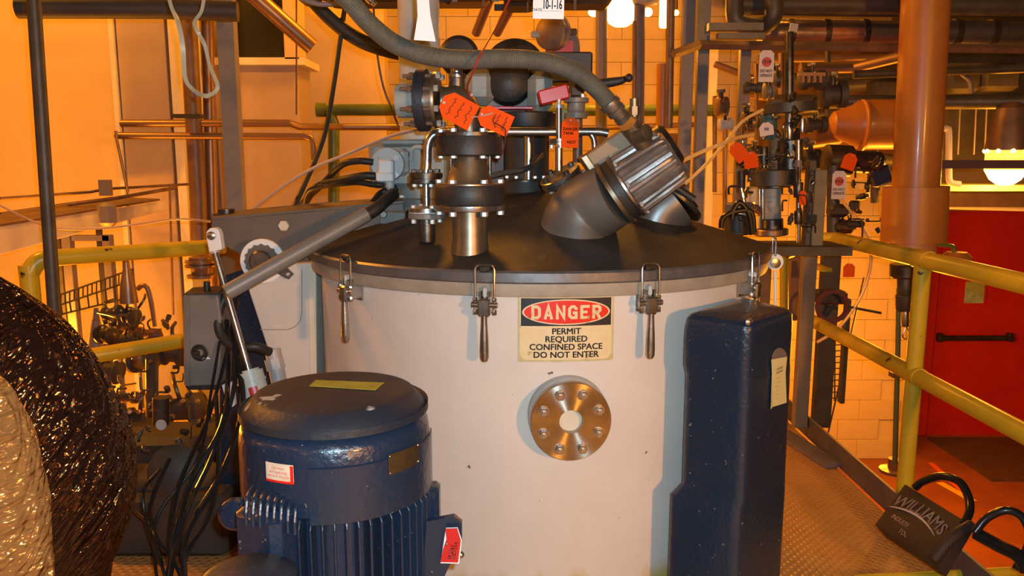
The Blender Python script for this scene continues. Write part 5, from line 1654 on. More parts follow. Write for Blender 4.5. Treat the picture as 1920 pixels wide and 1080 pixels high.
# lamp at the far right
lr = empty('sodium_lamp', W(1886, 345, 4.9), 'bright sodium lamp with a glass bowl under a brown bell at the right edge', 'lamp')
c = W(1886, 318, 4.9)
r = pxm(37, 4.9)
MB().lathe(c, UP, [(1e-4, -r * .80), (r * .35, -r * .76), (r * .70, -r * .5), (r * .95, -r * .05), (r * .97, 0)], 40).build('glass_bowl', GLOW, lr)
MB().lathe(c, UP, [(r * .97, 0), (r * .97, r * .75), (r * 1.0, r * .95)], 40).build('prismatic_ring', GLOWO, lr)
for k in range(10):
    a = 2 * PI * k / 10
    MB().sphere(c + Vector((r * math.cos(a), r * math.sin(a), r * .92)), .013, 8).build('bright_lens', GLOW, lr)
MB().lathe(c, UP, [(r * 1.03, r * .97), (r * 1.0, r * 1.3), (r * .85, r * 2.3), (r * .7, r * 3.0), (r * .3, r * 3.3)], 40).build('lamp_housing', BROWNP, lr)
MB().box(W(1850, 308, 4.7), (.62, .05, .048)).build('cross_bar', mat('purple_bar', (.09, .05, .06), .5), label='dark bar crossing in front of the right sodium lamp', cat='bar')
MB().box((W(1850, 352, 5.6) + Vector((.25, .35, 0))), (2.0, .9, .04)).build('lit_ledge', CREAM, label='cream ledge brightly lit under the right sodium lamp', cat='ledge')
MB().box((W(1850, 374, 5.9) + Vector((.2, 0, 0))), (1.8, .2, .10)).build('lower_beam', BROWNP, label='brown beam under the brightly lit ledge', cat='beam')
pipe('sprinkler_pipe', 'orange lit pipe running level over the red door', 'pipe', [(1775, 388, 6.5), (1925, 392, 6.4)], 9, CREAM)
lamp('sodium_lamp_right_light', W(1880, 330, 5.35), 50, .05)
lamp('sodium_lamp_centre_light', W(1164, 60, 5.4), 38, .05)
# big orange-brown standing pipe
op = empty('standing_pipe', W(1712, 480, 3.75), 'large orange-brown standing pipe with a wide lower sleeve, behind the yellow railing', 'pipe')
OY = 3.95
MB().cyl(W(1757, -400, OY), W(1717, 352, OY), pxm(41, OY), n=48).build('pipe_body', ORP, op)
MB().cyl(W(1717, 350, OY), W(1712, 452, OY), pxm(57, OY), n=48).build('sleeve', ORP, op)
MB().cyl(W(1712, 452, OY), W(1711, 484, OY), pxm(40, OY), n=48).build('lower_collar', mat('orp_dark', (.42, .18, .06), .4), op)
# pipe rack at the top right
RK_ = 4.3
pipe('rack_pipe', 'thick grey horizontal pipe along the top right edge', 'pipe', [(1366, 8, 4.4), (1930, 12, 4.4)], 38, DARKP, n=24)
pipe('rack_pipe', 'dark grey elbow pipe at the left end of the rack', 'pipe', [(1378, -10, 4.25), (1378, 30, 4.25), (1390, 44, 4.25), (1430, 48, 4.25), (1450, 30, 4.2), (1450, -10, 4.2)], 32, DARKP, sm=4, n=20)
pipe('clad_pipe', 'silver clad horizontal pipe in the rack, left part', 'pipe', [(1425, 62, 4.5), (1700, 64, 4.5)], 46, SILVER, n=28)
pipe('clad_pipe', 'dark clad horizontal pipe in the rack right of the orange pipe', 'pipe', [(1765, 62, 4.5), (1930, 64, 4.5)], 44, DARKP, n=28)
for x_ in (1480, 1546, 1618, 1790, 1858):
    MB().lathe(W(x_, 62, 4.5), (1, 0, 0), [(pxm(24.5, 4.5), -.015), (pxm(24.5, 4.5), .015)], 28).build('cladding_band', DSTEEL, label='dark band round the clad rack pipe at x %s' % ('far left', 'left of the column', 'beside the column', 'right of the column', 'far right')[[1480, 1546, 1618, 1790, 1858].index(x_)] if False else ('leftmost dark band round the silver clad pipe', 'second dark band round the silver clad pipe', 'third dark band round the silver clad pipe', 'first dark band right of the orange standing pipe', 'last dark band at the right edge of the rack')[[1480, 1546, 1618, 1790, 1858].index(x_)], cat='band')
a_, b_, c_ = W(1262, 102, 4.0), W(1312, 84, 4.1), W(1935, 92, 4.1)
mb = MB().tube([a_, b_], .022, 4, 1)
mb.tube([b_, (b_ + c_) / 2, c_], .022, 4, 1)
mb.build('rack_angle', BROWNP, smooth=False, label='brown steel angle carrying the pipe rack', cat='angle bar')
MB().box(W(1378, 51, 4.2), (pxm(98, 4.2), .05, pxm(13, 4.2))).build('rack_channel', BEIGE, label='upper beige channel at the left end of the rack', cat='channel')
MB().box(W(1388, 68, 4.2), (pxm(84, 4.2), .05, pxm(10, 4.2))).build('rack_channel', BEIGE, label='lower beige channel at the left end of the rack', cat='channel')
MB().box(W(1313, 30, 4.15), (pxm(13, 4.15), .05, .30)).build('rack_hanger', BEIGE, label='beige hanger at the left end of the rack', cat='hanger')
MB().box(W(1488, 52, 4.2), (.04, .01, .042), Matrix.Rotation(.15, 3, 'Y')).build('pipe_label', PLAS, label='small pale square label on the silver clad pipe', cat='label')
pipe('lower_rack_pipe', 'dark pipe running level behind the orange standing pipe', 'pipe', [(1440, 190, 5.4), (1700, 192, 5.2), (1930, 190, 4.9)], 26, DARKP, n=20)
pipe('lower_rack_pipe', 'thin dark pipe slanting below the rack at the right', 'pipe', [(1600, 140, 5.0), (1930, 128, 4.9)], 16, DARKP)
pipe('lower_rack_pipe', 'reddish brown pipe slanting under the rack angle', 'pipe', [(1500, 128, 5.2), (1600, 128, 5.2), (1690, 106, 5.0)], 20, COPPER, n=18)
# horizontal orange vessel
ov = empty('orange_vessel', W(1620, 280, 5.0), 'horizontal orange-brown capped vessel left of the standing pipe', 'vessel')
MB().lathe(W(1556, 234, 5.0), (1, -.1, 0), [(.05, 0), (.08, .02), (.115, .12), (.145, .16), (.15, .22), (.15, .55)], 40).build('vessel_body', ORP, ov)
MB().lathe(W(1612, 236, 4.96), (1, -.1, 0), [(.152, 0), (.158, .004), (.158, .016), (.152, .02)], 40).build('band', ORP, ov)
pipe('vessel_pipe', 'orange-brown pipe leading left from the orange vessel', 'pipe', [(1490, 262, 5.0), (1570, 250, 5.05)], 42, ORP, n=24)
# dark equipment enclosure right of the column
en = empty('wire_cage_unit', W(1840, 290, 5.6), 'dark equipment panel with vertical rods right of the standing pipe', 'panel')
MB().box(W(1830, 215, 6.3), (1.1, .2, .75)).build('panel', DARK, en)
for x_ in (1800, 1830, 1850):
    MB().cyl(W(x_, 205, 5.8), W(x_ - 4, 290, 5.8), .006, n=8).build('rod', LILAC, en)
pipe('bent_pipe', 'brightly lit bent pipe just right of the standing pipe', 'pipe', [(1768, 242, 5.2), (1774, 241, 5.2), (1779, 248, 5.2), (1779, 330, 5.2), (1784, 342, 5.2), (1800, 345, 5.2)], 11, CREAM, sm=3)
MB().box(W(1838, 150, 6.6), (1.4, .2, 1.0)).build('dark_void_block', DARK, label='dark block put in for the void in the upper right behind the pipes', cat='duct')  # dark block put in for the unlit void behind the pipes
for i, (x_, y_, w_, h_) in enumerate(((1800, 155, 60, 40), (1870, 145, 70, 50), (1905, 230, 50, 60), (1660, 168, 60, 40))):
    MB().box(W(x_, y_, 5.7), (pxm(w_, 5.7), .15, pxm(h_, 5.7)), bev=.03).build('dark_fitting', DARK, label=('squat dark fitting right of the standing pipe', 'wide dark fitting near the right edge', 'dark fitting above the right lamp', 'dark fitting left of the standing pipe')[i], cat='fitting')
pipe('overhead_hanger', 'dark ribbed hanger curving at the right of the rack', 'hanger', [(1795, 130, 5.3), (1805, 140, 5.3), (1818, 152, 5.3), (1822, 175, 5.3)], 8, LILAC, sm=4)

# valve manifold right of the lid
def valve_stack(x_, Y, items, label, cat='valve assembly', name='valve_assembly'):
    t = empty(name, W(x_, items[-1][1] if len(items[-1]) > 3 else 460, Y), label, cat)
    for it in items:
        nm, y0, y1, w_, m_ = it[:5]
        dx = it[5] if len(it) > 5 else 0
        a, b = W(x_ + dx, y1, Y), W(x_ + dx, y0, Y)
        Lh = (b - a).length
        r_ = pxm(w_ / 2, Y)
        e_ = min(.004, Lh * .2)
        MB().lathe(a, b - a, [(r_ * .94, 0), (r_, e_), (r_, Lh - e_), (r_ * .94, Lh)], 28).build(nm, m_, t)
    return t
VA = valve_stack(1478, 3.7, [('top_pipe', 60, 196, 16, DSTEEL, 2), ('pale_pipe', 140, 192, 9, LILAC, 8), ('mounting_disc', 192, 213, 96, DARKP, 4), ('lower_pipe', 213, 262, 15, STEEL, 2),
    ('side_pipe', 222, 248, 12, STEEL, 26), ('valve_body', 262, 318, 46, DSTEEL, 4), ('flange', 318, 348, 88, DARKP, -26), ('flange', 346, 352, 60, DSTEEL, -26)],
    'dark valve assembly with a wide mounting disc below the hanging stop card')
VB = valve_stack(1450, 3.75, [('bonnet', 214, 262, 30, TEAL, -8), ('valve_body', 258, 318, 36, BEIGE, 10), ('stem', 275, 316, 16, DSTEEL, -18), ('sight_glass', 352, 412, 32, GREYC, -2), ('sight_glass_foot', 410, 430, 40, DSTEEL, -2), ('base_flange', 429, 441, 62, COPPER, -4), ('tie_rod', 340, 428, 6, STEEL, -26), ('tie_rod', 340, 428, 6, STEEL, -20), ('tie_rod', 408, 430, 7, STEEL, 10)],
    'sight glass assembly on an orange lit base flange right of the lid')
VC = valve_stack(1497, 3.55, [('tall_tube', 262, 455, 9, STEEL, 0), ('union_nut', 300, 318, 13, LILAC, 0), ('union_nut', 342, 370, 18, DSTEEL, 0), ('lower_union', 395, 420, 15, DSTEEL, 0), ('body', 360, 380, 30, DARKP, 12)],
    'slim steel tube with union nuts in front of the beige post')
VD = valve_stack(1400, 3.6, [('solenoid', 320, 358, 14, BLACK, -10), ('bracket_block', 380, 400, 50, LILAC, -15), ('black_cover', 402, 440, 46, BLACK, -18), ('small_valve', 288, 312, 18, DSTEEL, 6)],
    'black covered solenoid valve at the right rim of the lid')
for i, (x0_, y0_, x1_, y1_) in enumerate(((1352, 408, 1408, 398), (1372, 392, 1404, 402))):
    MB().tube([W(x0_, y0_ + 20, 3.4), W(x0_ + 4, y0_, 3.4), W((x0_ + x1_) / 2, y0_ - 12, 3.4), W(x1_, y1_, 3.4), W(x1_ + 6, y1_ + 38, 3.4)], .012, 10, 6).build('guard_hoop', GLOSSB, label=('wide black hoop at the right rim of the lid', 'small black hoop inside the wide one at the lid rim')[i], cat='hoop')
MB().box(W(1390, 400, 3.45), (.07, .03, .010), Matrix.Rotation(.25, 3, 'Y')).build('bright_plate', BRIGHTW, label='thin bright plate on the black valve at the lid rim', cat='plate')
MB().box(W(1415, 365, 4.6), (.10, .06, .12), bev=.01).build('cream_box', CREAM, label='cream junction box behind the sight glass', cat='box')
for i, (x_, y_, w_, h_, m_) in enumerate(((1410, 165, 30, 22, DARK), (1440, 172, 18, 30, BEIGE), (1522, 150, 46, 36, DARK), (1560, 180, 44, 50, DARK), (1400, 230, 22, 40, COPPER), (1528, 236, 40, 30, DARK), (1455, 150, 12, 34, BRONZE), (1360, 235, 26, 24, CREAM), (1352, 200, 20, 36, COPPER), (1430, 232, 24, 22, DARK), (1520, 300, 30, 40, DARK), (1415, 290, 24, 30, DARK))):
    lb = ('dark block under the rack angle beside the stop card', 'beige bracket below the stop card', 'dark bank of fittings right of the stop card', 'dark valve body above the orange vessel', 'copper coloured fitting left of the valve disc', 'dark fitting right of the valve disc', 'tarnished bracket right of the stop card', 'cream flange lit from behind at the clear tubes', 'copper elbow beside the bright channel', 'dark knob under the valve disc', 'dark block left of the orange pipe stub', 'dark body behind the two orange tags')[i]
    Y_ = 3.95 + .07 * i
    t = empty('pipe_fitting', W(x_, y_ + h_ / 2, Y_), lb, 'fitting')
    MB().lathe(W(x_ - w_ / 2, y_, Y_), (1, .1 * (i % 3 - 1), .08 * (i % 2)), [(pxm(h_ * .36, Y_), 0), (pxm(h_ * .5, Y_), .006), (pxm(h_ * .5, Y_), pxm(w_ * .3, Y_)), (pxm(h_ * .36, Y_), pxm(w_ * .34, Y_)), (pxm(h_ * .36, Y_), pxm(w_ * .7, Y_)), (pxm(h_ * .5, Y_), pxm(w_ * .72, Y_)), (pxm(h_ * .5, Y_), pxm(w_, Y_))], 18).build('body', m_, t)
    MB().cyl(W(x_, y_, Y_), W(x_, y_ - h_ * .75, Y_), pxm(h_ * .12, Y_), n=10).build('stem', DSTEEL, t)
    MB().hexa(W(x_, y_ - h_ * .72, Y_), UP, pxm(h_ * .22, Y_), pxm(h_ * .2, Y_)).build('nut', STEEL, t)
cr_ = empty('capped_manifold', W(1521, 156, 4.0), 'row of four small copper caps right of the first stop card', 'manifold')
MB().box(W(1521, 140, 4.02), (.13, .03, .018)).build('bar', COPPER, cr_)
for k in range(4):
    MB().cyl(W(1505 + 11 * k, 142, 4.0), W(1505 + 11 * k, 155, 4.0), pxm(4.5, 4.0), n=10).build('cap', COPPER, cr_)
# beige post and lower posts
def post(x_, y0, y1, w_, Y, m, label, d=.05):
    a, b = W(x_, y0, Y), W(x_, y1, Y)
    return MB().box(((a.x + b.x) / 2, Y, (a.z + b.z) / 2), (pxm(w_, Y), d, a.z - b.z), bev=.003).build('support_post', m, label=label, cat='post')
post(1532, 318, 478, 22, 3.7, BEIGE, 'beige upright post right of the slim steel tube')
post(1516, 300, 478, 14, 3.72, DARKP, 'dark upright bar against the beige post')
post(1549, 440, 800, 34, 4.5, DARKP, 'dark upright post behind the yellow mid rail')
post(1508, 470, 800, 26, 4.1, mat('tan_post', (.30, .21, .12), .5, col2=(.24, .16, .09), scale=6), 'tan upright post at the right edge of the navy guard')
post(1487, 478, 600, 18, 4.6, COPPER, 'copper coloured post behind the navy guard')
post(1432, 480, 620, 20, 4.2, BROWNP, 'brown post below the right edge of the lid')
MB().box(W(1490, 465, 3.75), (.42, .3, .04)).build('support_shelf', DARKP, label='dark shelf plate under the valve assemblies', cat='shelf')
MB().box(W(1555, 556, 4.35), (.16, .12, .07), bev=.01).build('black_box', BLACK, label='black box on the dark post above the mid rail', cat='box')
mb = MB().lathe(W(1562, 575, 4.2), (0, -1, 0), [(.09, -.02), (.09, 0), (.07, 0), (.07, -.02)], 30, caps=False)
mb.build('handwheel', mat('dark_red', (.10, .02, .03), .5), label='dark red valve wheel behind the top of the mid rail', cat='handwheel')
pipe('black_lever', 'thin dark lever sticking right from the dark red wheel', 'lever', [(1590, 575, 4.2), (1652, 587, 4.2)], 5, DARKP)
# latch rod hanging at the lid's right
hr = empty('drop_rod', W(1453, 560, 2.95), 'white eye rod hanging at the far right rim of the lid', 'rod')
MB().tube([W(1449, 475, 2.9), W(1449, 450, 2.9), W(1452, 446, 2.9), W(1455, 450, 2.9), W(1454, 480, 2.9)], .0035, 8, 4).build('wire_bail', STEEL, hr)
MB().lathe(W(1453, 493, 2.9), (0, -1, 0), [(.016, 0), (.018, .004), (.018, .012), (.009, .014)], 24).build('eye', STEEL, hr)
MB().lathe(W(1453, 491, 2.92), (0, -1, 0), [(.030, 0), (.030, .004)], 24).build('white_disc', WHITE, hr)
MB().tube([W(1453, 508, 2.9), W(1454, 600, 2.9)], .006, 10, 1).build('rod', WHITE, hr)
# perforated tray and lines in front of the block wall
ct = empty('cable_tray', W(1570, 750, 5.0), 'upright wire cable tray behind the yellow railing', 'cable tray')
for x_ in (1552, 1566, 1580):
    MB().cyl(W(x_, 610, 5.0), W(x_ - 1, 752, 5.0), .005, n=6).build('long_wire', DARKP, ct)
for k in range(13):
    MB().cyl(W(1550, 615 + 11 * k, 5.0), W(1582, 613 + 11 * k, 5.0), .004, n=6).build('cross_wire', DARKP, ct)
post(1583, 560, 755, 9, 4.8, DARKP, 'thin perforated upright strip beside the wire tray')
pipe('thin_line', 'thin dark wire slanting down in front of the block wall', 'wire', [(1620, 520, 5.5), (1552, 815, 5.5)], 3, DARKP)
# dark-capped funnel on green pipe
fu = empty('drain_funnel', W(1690, 900, 4.9), 'dark capped drain funnel standing on a slim green pipe behind the railing', 'drain funnel')
q = lambda y: W(1697, y, 4.6)
for nm, y0, y1, w_, m_ in (('cap', 494, 520, 54, DSTEEL), ('neck', 518, 556, 28, DARKP), ('cup', 552, 582, 34, DARKP), ('stem', 580, 612, 14, STEEL)):
    a, b = q(y1), q(y0)
    MB().lathe(a, b - a, [(pxm(w_ * .45, 4.6), 0), (pxm(w_ / 2, 4.6), .01), (pxm(w_ / 2, 4.6), (b - a).length - .005), (pxm(w_ * .46, 4.6), (b - a).length)], 28).build(nm, m_, fu)
MB().cyl(W(1686, 540, 4.8), W(1678, 868, 4.8), pxm(5, 4.8), n=14).build('green_pipe', mat('dull_green', (.10, .12, .05), .5), fu)
MB().tube([W(1698, 612, 4.6), W(1704, 622, 4.6), W(1700, 636, 4.6), W(1692, 630, 4.6), W(1698, 614, 4.6)], .004, 6, 4).build('wire_ring', STEEL, fu)
MB().box(W(1692, 702, 4.7), (.14, .06, .03)).build('clamp_plate', LILAC, fu)
MB().lathe(W(1676, 885, 4.9), UP, [(.09, 0), (.09, .02), (.04, .03), (.04, .09)], 24).build('base_flange', COPPER, fu)
# small orange dome and green valve at the rail
MB().lathe(W(1792, 492, 4.2), UP, [(pxm(28, 4.2), 0), (pxm(27, 4.2), .03), (pxm(18, 4.2), .055), (1e-4, .06)], 32).build('orange_dome', ORP, label='low orange dome just behind the top rail', cat='dome')
pipe('green_elbow', 'small green elbow pipe above the orange dome', 'pipe', [(1760, 458, 4.2), (1782, 461, 4.2), (1789, 466, 4.2), (1789, 478, 4.2)], 8, GREEN, sm=4)
# tubes
TUB = mat('orange_glow_tint', (.95, .62, .22), .22, trans=.25)  # orange glow of the clear tubes is put into the colour
pipe('clear_tube', 'upper of the two crossing orange lit plastic tubes', 'tube', [(1270, 312, 3.3), (1310, 292, 3.3), (1360, 268, 3.35), (1395, 225, 3.4), (1432, 206, 3.45)], 6, TUB, sm=6) if False else None
pipe('clear_tube', 'orange lit plastic tube ending higher at the valve disc', 'tube', [(1284, 345, 3.3), (1320, 312, 3.3), (1360, 268, 3.35), (1392, 228, 3.4), (1430, 206, 3.45)], 6, TUB, sm=6)
pipe('clear_tube', 'orange lit plastic tube ending lower at the small valve', 'tube', [(1262, 312, 3.25), (1300, 292, 3.3), (1352, 270, 3.32), (1385, 258, 3.4), (1412, 253, 3.45)], 7, TUB, sm=6)
pipe('clear_tube', 'orange lit plastic tube arching down right of the beige post', 'tube', [(1575, 372, 4.2), (1602, 405, 4.2), (1628, 450, 4.2), (1632, 500, 4.2), (1612, 560, 4.2), (1572, 615, 4.2), (1532, 642, 4.2)], 6, TUB, sm=6)
pipe('air_tube', 'long pinkish plastic tube crossing from the lid arm to the mixer column', 'tube', [(452, 410, 3.2), (480, 388, 3.15), (530, 350, 3.1), (590, 314, 3.05), (660, 285, 3.0), (730, 256, 2.9), (790, 240, 2.8)], 6, PINKT, sm=6)
pipe('air_tube', 'thin pale tube sagging across the left wall to the lid arm', 'tube', [(0, 385, 3.6), (55, 412, 3.6), (110, 428, 3.6), (190, 428, 3.6), (260, 420, 3.6), (330, 411, 3.5), (395, 415, 3.3)], 4, PINKT, sm=6)
# pipe bank behind the valves, with an added brown panel darkening the wall
MB().box(W(1575, 205, 6.9), (pxm(290, 6.9), .2, pxm(230, 6.9))).build('darkening_panel', mat('darkening_brown', (.13, .055, .022), .6, col2=(.07, .03, .014), scale=6), label='brown panel added to darken the wall behind the valve assemblies', cat='panel', smooth=False)
for i, (xa_, ya_, xb_, yb_, w_, m_) in enumerate(((1420, 112, 1690, 108, 16, COPPER), (1430, 150, 1600, 146, 22, DARKP), (1560, 160, 1700, 150, 30, DARKP), (1390, 178, 1520, 186, 16, COPPER), (1500, 215, 1600, 210, 20, DARKP), (1600, 300, 1700, 306, 30, DARKP), (1600, 345, 1690, 352, 10, DARKP), (1340, 120, 1420, 150, 12, COPPER))):
    pipe('bank_pipe', ('copper pipe just under the rack angle', 'dark pipe level with the stop card', 'thick dark pipe left of the standing pipe', 'copper pipe above the valve disc', 'dark pipe leading to the orange vessel', 'thick dark pipe below the orange vessel', 'thin dark pipe below the actuator', 'slanting copper pipe at the upright channel')[i], 'pipe', [(xa_, ya_, 6.0), ((xa_ + xb_) / 2, (ya_ + yb_) / 2, 6.0), (xb_, yb_, 6.0)], w_, m_, n=16)
for i, (x_, y0_, y1_, w_, m_) in enumerate(((1418, 120, 300, 8, BROWNP), (1465, 100, 200, 12, BROWNP), (1552, 90, 330, 10, DARKP), (1640, 280, 380, 14, DARKP), (1340, 180, 360, 8, BROWNP), (1360, 240, 440, 10, COPPER))):
    pipe('bank_riser', ('thin brown riser left of the stop card', 'brown riser right of the stop card', 'long dark riser behind the beige post', 'short dark riser left of the standing pipe', 'thin brown riser beside the bright channel', 'copper riser right of the bright channel')[i], 'pipe', [(x_, y0_, 5.6), (x_, y1_, 5.6)], w_, m_)
# stop cards and tags on the right
for (x_, y_, w_, h_, Y_, lb) in ((1437, 124, 27, 56, 3.6, 'white stop card with a red disc hanging under the rack angle'), (1573, 347, 26, 52, 3.9, 'white stop card with a red disc right of the beige post')):
    t, fn_, ww, hh = hang_tag(x_, y_, Y_, w_, h_, 0, mat('card_warm', (.62, .50, .48), .5), lb, texts=(('DO NOT', .13, 0, -.16, INK, .02), ('OPERATE', .13, 0, -.30, INK, .02)), cut=.22, name='stop_card')
    cc = fn_(0, hh * .13, .0014)
    MB().lathe(cc, (0, -1, 0), [(ww * .32, 0), (ww * .32, .0012)], 8 if False else 24).build('red_disc', mat('stop_red', (.48, .05, .05), .5), t)
    mb = MB()
    put_text(mb, 'STOP', hh * .13, lambda u, v: fn_(u, v, .0036), v=hh * .13, bold=hh * .003)
    mb.build('stop_lettering', mat('card_warm', (1, 1, 1)), t, smooth=False)
t, fn_, ww, hh = hang_tag(1437, 242, 3.45, 26, 24, 10, mat('card_warm', (1, 1, 1)), 'small white tag with a dark mark in the valve cluster', cut=.3)
MB().box(fn_(0, 0, .003), (.018, .002, .012)).build('dark_mark', INKP, t)
for (x_, y_, w_, h_, a_, Y_, lb) in ((1385, 285, 26, 36, 42, 3.4, 'orange tag with folded corner left of the valve cluster'), (1408, 300, 26, 30, 8, 3.45, 'darker orange tag behind the first one in the valve cluster'), (1593, 303, 26, 30, -18, 3.9, 'orange tag above the right stop card'), (1592, 507, 22, 26, 0, 3.9, 'bright orange tag hanging beside the dark post'), (1505, 371, 13, 26, 0, 3.5, 'small orange tag behind the slim steel tube')):
    hang_tag(x_, y_, Y_, w_, h_, a_, TAGO, lb)
# actuator right of the beige post
ac_ = empty('actuator', W(1610, 320, 4.4), 'dark pneumatic actuator left of the orange standing pipe', 'actuator')
MB().lathe(W(1545, 300, 4.4), (1, 0, -.05), [(.05, 0), (.085, .01), (.085, .14), (.06, .16), (.06, .30), (.04, .32)], 28).build('body', DSTEEL, ac_)
MB().cyl(W(1563, 310, 4.3), W(1563, 440, 4.3), .035, n=16).build('stem', DARKP, ac_)
MB().box(W(1650, 330, 4.4), (.10, .08, .10), Matrix.Rotation(-.4, 3, 'Y'), bev=.01).build('positioner', mat('blue_dark', (.03, .04, .07), .5), ac_)
MB().box(W(1572, 395, 4.25), (.11, .09, .07), bev=.02).build('lower_body', BLACK, ac_)
MB().box(W(1585, 425, 4.25), (.10, .09, .07), bev=.025).build('lower_body', DSTEEL, ac_)
MB().box(W(1604, 420, 4.2), (.09, .04, .035), bev=.01).build('grip', BLACK, ac_)
MB().box(W(1602, 385, 4.2), (.05, .04, .05), bev=.01).build('grip', BLACK, ac_)

# ------------------------------------------------------------ left background frames and shelf
sh = empty('sloping_ledge', W(160, 425, 4.6), 'cream ledge receding along the left wall', 'ledge')
mb = MB().prism([W(-30, 428, 3.6), W(300, 378, 5.35), W(302, 394, 5.35), W(-30, 484, 3.6)], (0, .10, 0))
mb.build('ledge_beam', CREAM, sh, smooth=False)
mb = MB().prism([W(-30, 412, 3.7), W(210, 372, 5.35), W(300, 376, 5.3), W(-30, 430, 3.58)], (0, 0, .012))
mb.build('ledge_top', BROWNP, sh, smooth=False)
pipe('thin_rail', 'upper thin brown rail along the left wall', 'rail', [(0, 372, 4.4), (170, 360, 4.8), (200, 354, 4.9), (360, 345, 5.2)], 5, BROWNP)
pipe('thin_rail', 'lower thin brown rail along the left wall', 'rail', [(0, 402, 4.2), (120, 384, 4.6), (215, 372, 4.8), (330, 352, 5.2)], 7, BROWNP)
MB().box(W(198, 352, 4.6), (.06, .04, .09)).build('rail_clamp', LILAC, label='grey clamp on the thin brown rails', cat='clamp')
MB().box(W(201, 402, 4.4), (.09, .07, .13), bev=.02).build('wall_box', LILAC, label='small grey box hanging at the sloping ledge', cat='box')
fr_ = empty('equipment_rack', W(175, 760, 4.5), 'brown steel frame of two posts and a crossbar below the ledge', 'frame')
for x0_, x1_, w_ in ((132, 152, 17), (210, 222, 15)):
    a, b = W(x0_, 440, 4.5), W(x1_, 800, 4.5)
    MB().box(((a.x + b.x) / 2 - .0, 4.5, (a.z + b.z) / 2), (pxm(w_, 4.5), .05, a.z - b.z), bev=.003).build('frame_post', LILAC, fr_)
MB().box(W(173, 446, 4.5), (pxm(70, 4.5), .05, .03)).build('crossbar', LILAC, fr_)
for x_ in (118, 196):
    MB().box(W(x_, 560, 4.7), (.03, .02, 1.0)).build('perforated_strip', DARKP, fr_)
wt = empty('wire_tray', W(180, 570, 4.1), 'wire cable tray rising to the right behind the left railing', 'cable tray')
def wire(pts, r=.004):
    MB().tube([W(*p) for p in pts], r, 6, 1).build('wire', DARKP, wt)
for (y0_, y1_) in ((553, 504), (572, 525), (590, 556)):
    wire([(112, y0_, 3.9), (250, y1_, 4.4)], .005)
for k in range(17):
    t = k / 16
    x_ = 114 + 134 * t
    Y_ = 3.9 + .5 * t
    wire([(x_, 553 - 49 * t, Y_), (x_, 572 - 47 * t, Y_)])
    if k % 2 == 0:
        wire([(x_, 572 - 47 * t, Y_), (x_ + 3, 590 - 34 * t, Y_ - .05)])
# clusters of dark pumps and fittings
rnd = random.Random(5)
items = [(214, 590, 44, 26, 'dark fitting under the wire tray', DARK), (236, 610, 46, 40, 'dark motor right of the wire tray', DARK), (205, 625, 40, 36, 'steel fitting left of the dark motor', DSTEEL), (250, 590, 24, 34, 'dark elbow beside the orange cone', DARK),
         (232, 640, 70, 30, 'dark pump casing just above the left mid rail', DARK), (285, 625, 58, 26, 'red-brown flanged casing right of the dark pump', mat('maroon', (.10, .03, .025), .5)), (330, 660, 60, 50, 'dark round casing below the mid rail beside the control box', DARK),
         (280, 680, 70, 44, 'dark valve body below the mid rail', DARK), (210, 690, 50, 46, 'dark fitting at the edge of the wrapped bundle', DARK), (240, 745, 50, 24, 'dark saddle bracket below the pump casing', DARK), (262, 790, 60, 60, 'dark pipe cluster above the floor', DARK), (345, 770, 90, 60, 'dark casing below the control box', DARK), (390, 800, 60, 60, 'dark casing left of the gas strut cylinder', DARK), (215, 780, 40, 50, 'dark coupling near the wrapped bundle', DARK)]
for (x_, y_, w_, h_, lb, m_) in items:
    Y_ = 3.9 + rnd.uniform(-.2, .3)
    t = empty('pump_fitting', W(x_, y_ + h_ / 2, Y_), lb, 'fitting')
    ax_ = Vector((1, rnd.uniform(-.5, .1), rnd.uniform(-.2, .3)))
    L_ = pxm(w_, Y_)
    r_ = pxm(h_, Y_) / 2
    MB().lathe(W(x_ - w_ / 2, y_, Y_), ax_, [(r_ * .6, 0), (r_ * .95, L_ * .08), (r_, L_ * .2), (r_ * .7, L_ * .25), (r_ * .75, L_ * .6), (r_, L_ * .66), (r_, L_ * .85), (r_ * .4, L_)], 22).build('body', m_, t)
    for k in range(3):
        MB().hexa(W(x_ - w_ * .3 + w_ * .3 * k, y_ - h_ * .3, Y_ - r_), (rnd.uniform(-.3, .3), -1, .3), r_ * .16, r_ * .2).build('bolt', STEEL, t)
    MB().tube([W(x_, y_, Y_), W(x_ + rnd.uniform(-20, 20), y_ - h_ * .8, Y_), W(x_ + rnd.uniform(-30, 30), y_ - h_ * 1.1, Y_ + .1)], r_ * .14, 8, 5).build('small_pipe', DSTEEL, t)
MB().lathe(W(242, 568, 4.0), UP, [(.045, 0), (.035, .10), (.018, .17), (.016, .22)], 24).build('orange_cone', COPPER, label='orange lit cone shaped cap above the dark motor', cat='cap')
pipe('hooked_pipe', 'red-brown hooked pipe bending down behind the left railing', 'pipe', [(258, 542, 3.9), (266, 536, 3.9), (276, 540, 3.9), (284, 570, 3.9), (290, 612, 3.9)], 9, COPPER, sm=5)
pipe('drop_conduit', 'thin conduit dropping on the pinkish pillar', 'conduit', [(318, 350, 5.2), (325, 590, 5.2)], 4, BROWNP)
MB().lathe(W(378, 520, 4.3), UP, [(.075, 0), (.075, .015), (.05, .02), (.06, .10), (.06, .11)], 28).build('flanged_cap', COPPER, label='copper coloured flanged cap left of the gas strut clevis', cat='cap')
for y_ in (492, 500):
    MB().lathe(W(378, y_, 4.3), UP, [(.085, 0), (.085, .012)], 28).build('flange_ring', COPPER, label=('upper' if y_ == 492 else 'lower') + ' flange ring under the brown riser pipe', cat='ring')
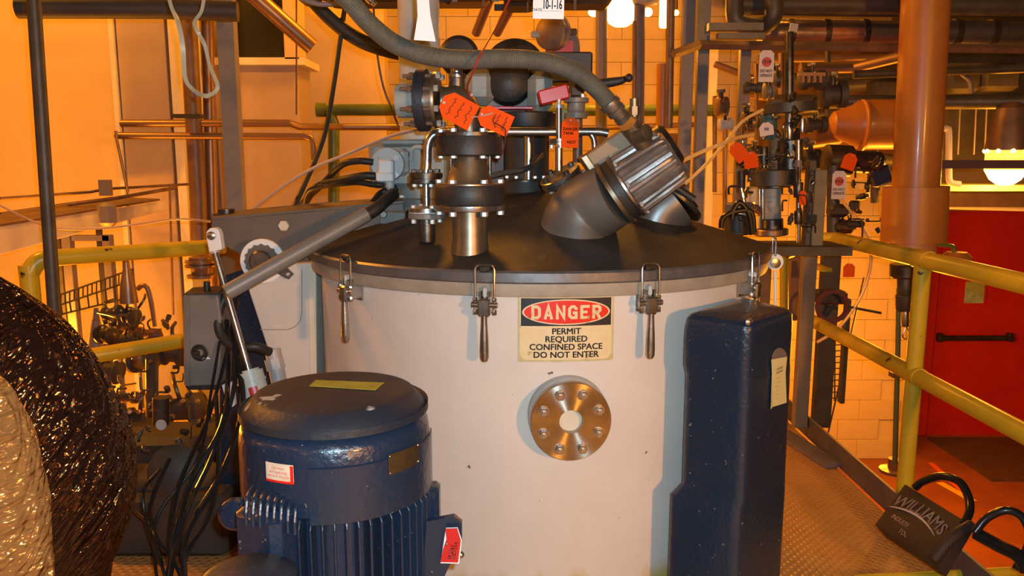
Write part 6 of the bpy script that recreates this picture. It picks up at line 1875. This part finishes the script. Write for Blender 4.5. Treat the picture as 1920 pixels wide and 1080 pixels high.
MB().cyl(W(180, 660, 4.2), W(180, 600, 4.2), .05, .02, n=20).cyl(W(180, 600, 4.2), W(180, 578, 4.2), .018, .012, n=16).build('grease_bottle', LILAC, label='grey bottle shaped canister below the wire tray', cat='canister')
# ------------------------------------------------------------ small tubing and nuts on the valve assemblies
def clutter(t, box, Y, n, seed, mats):
    rn = random.Random(seed)
    x0, y0, x1, y1 = box
    for k in range(n):
        ax_, ay_ = rn.uniform(x0, x1), rn.uniform(y0, y1)
        dx, dy = rn.choice((-1, 1)) * rn.uniform(8, 26), rn.choice((-1, 1)) * rn.uniform(6, 34)
        yy = Y + rn.uniform(-.08, .12)
        if k % 3 == 0:
            pts = [W(ax_, ay_, yy), W(ax_ + dx * .8, ay_, yy), W(ax_ + dx, ay_ + dy * .3, yy), W(ax_ + dx, ay_ + dy, yy + .03)]
            MB().tube(pts, rn.uniform(.003, .006), 8, 5).build('impulse_tube', mats[k % len(mats)], t)
        elif k % 3 == 1:
            d = Vector((rn.uniform(-1, 1), rn.uniform(-.6, 0), rn.uniform(-1, 1))).normalized()
            r_ = rn.uniform(.008, .018)
            MB().lathe(W(ax_, ay_, yy), d, [(r_ * .7, -r_ * 2), (r_ * .7, -r_), (r_, -r_ * .8), (r_, r_ * .6), (r_ * .6, r_ * .8), (r_ * .6, r_ * 2)], 12).build('union', mats[(k + 1) % len(mats)], t)
        else:
            MB().hexa(W(ax_, ay_, yy), Vector((rn.uniform(-1, 1), -.4, rn.uniform(-1, 1))), rn.uniform(.008, .014), rn.uniform(.01, .03)).build('nut', mats[(k + 2) % len(mats)], t)
clutter(VA, (1440, 180, 1530, 330), 3.66, 24, 1, (STEEL, DARKP, DSTEEL))
clutter(VB, (1395, 215, 1480, 340), 3.66, 20, 2, (STEEL, DSTEEL, BRONZE))
clutter(VC, (1475, 290, 1530, 430), 3.52, 14, 3, (DSTEEL, STEEL, DARKP))
clutter(VD, (1375, 300, 1430, 420), 3.55, 14, 4, (BLACK, DSTEEL, STEEL))
clutter(ac_, (1550, 300, 1650, 440), 4.2, 20, 6, (DARKP, BLACK, DSTEEL))
clutter(dm, (245, 720, 400, 850), 2.85, 22, 8, (DARK, DSTEEL, DARKP))
lp_ = empty('pipe_manifold', W(270, 760, 3.8), 'dark tangle of small pipes and unions below the left mid rail', 'manifold')
clutter(lp_, (195, 590, 340, 780), 3.75, 40, 11, (DARKP, DSTEEL, BROWNP))
MB().cyl(W(285, 780, 3.85), W(285, 640, 3.85), .03, n=14).build('main_pipe', DARKP, lp_)
tp_ = empty('overhead_manifold', W(760, -20, 3.2), 'cluster of small dark unions along the top edge above the grey hose', 'manifold')
MB().tube([W(560, -14, 3.2), W(1080, -14, 3.2)], .03, 12, 1).build('header_pipe', DARKP, tp_)
clutter(tp_, (560, -16, 1080, 6), 3.15, 26, 12, (LILAC, DSTEEL, STEEL))
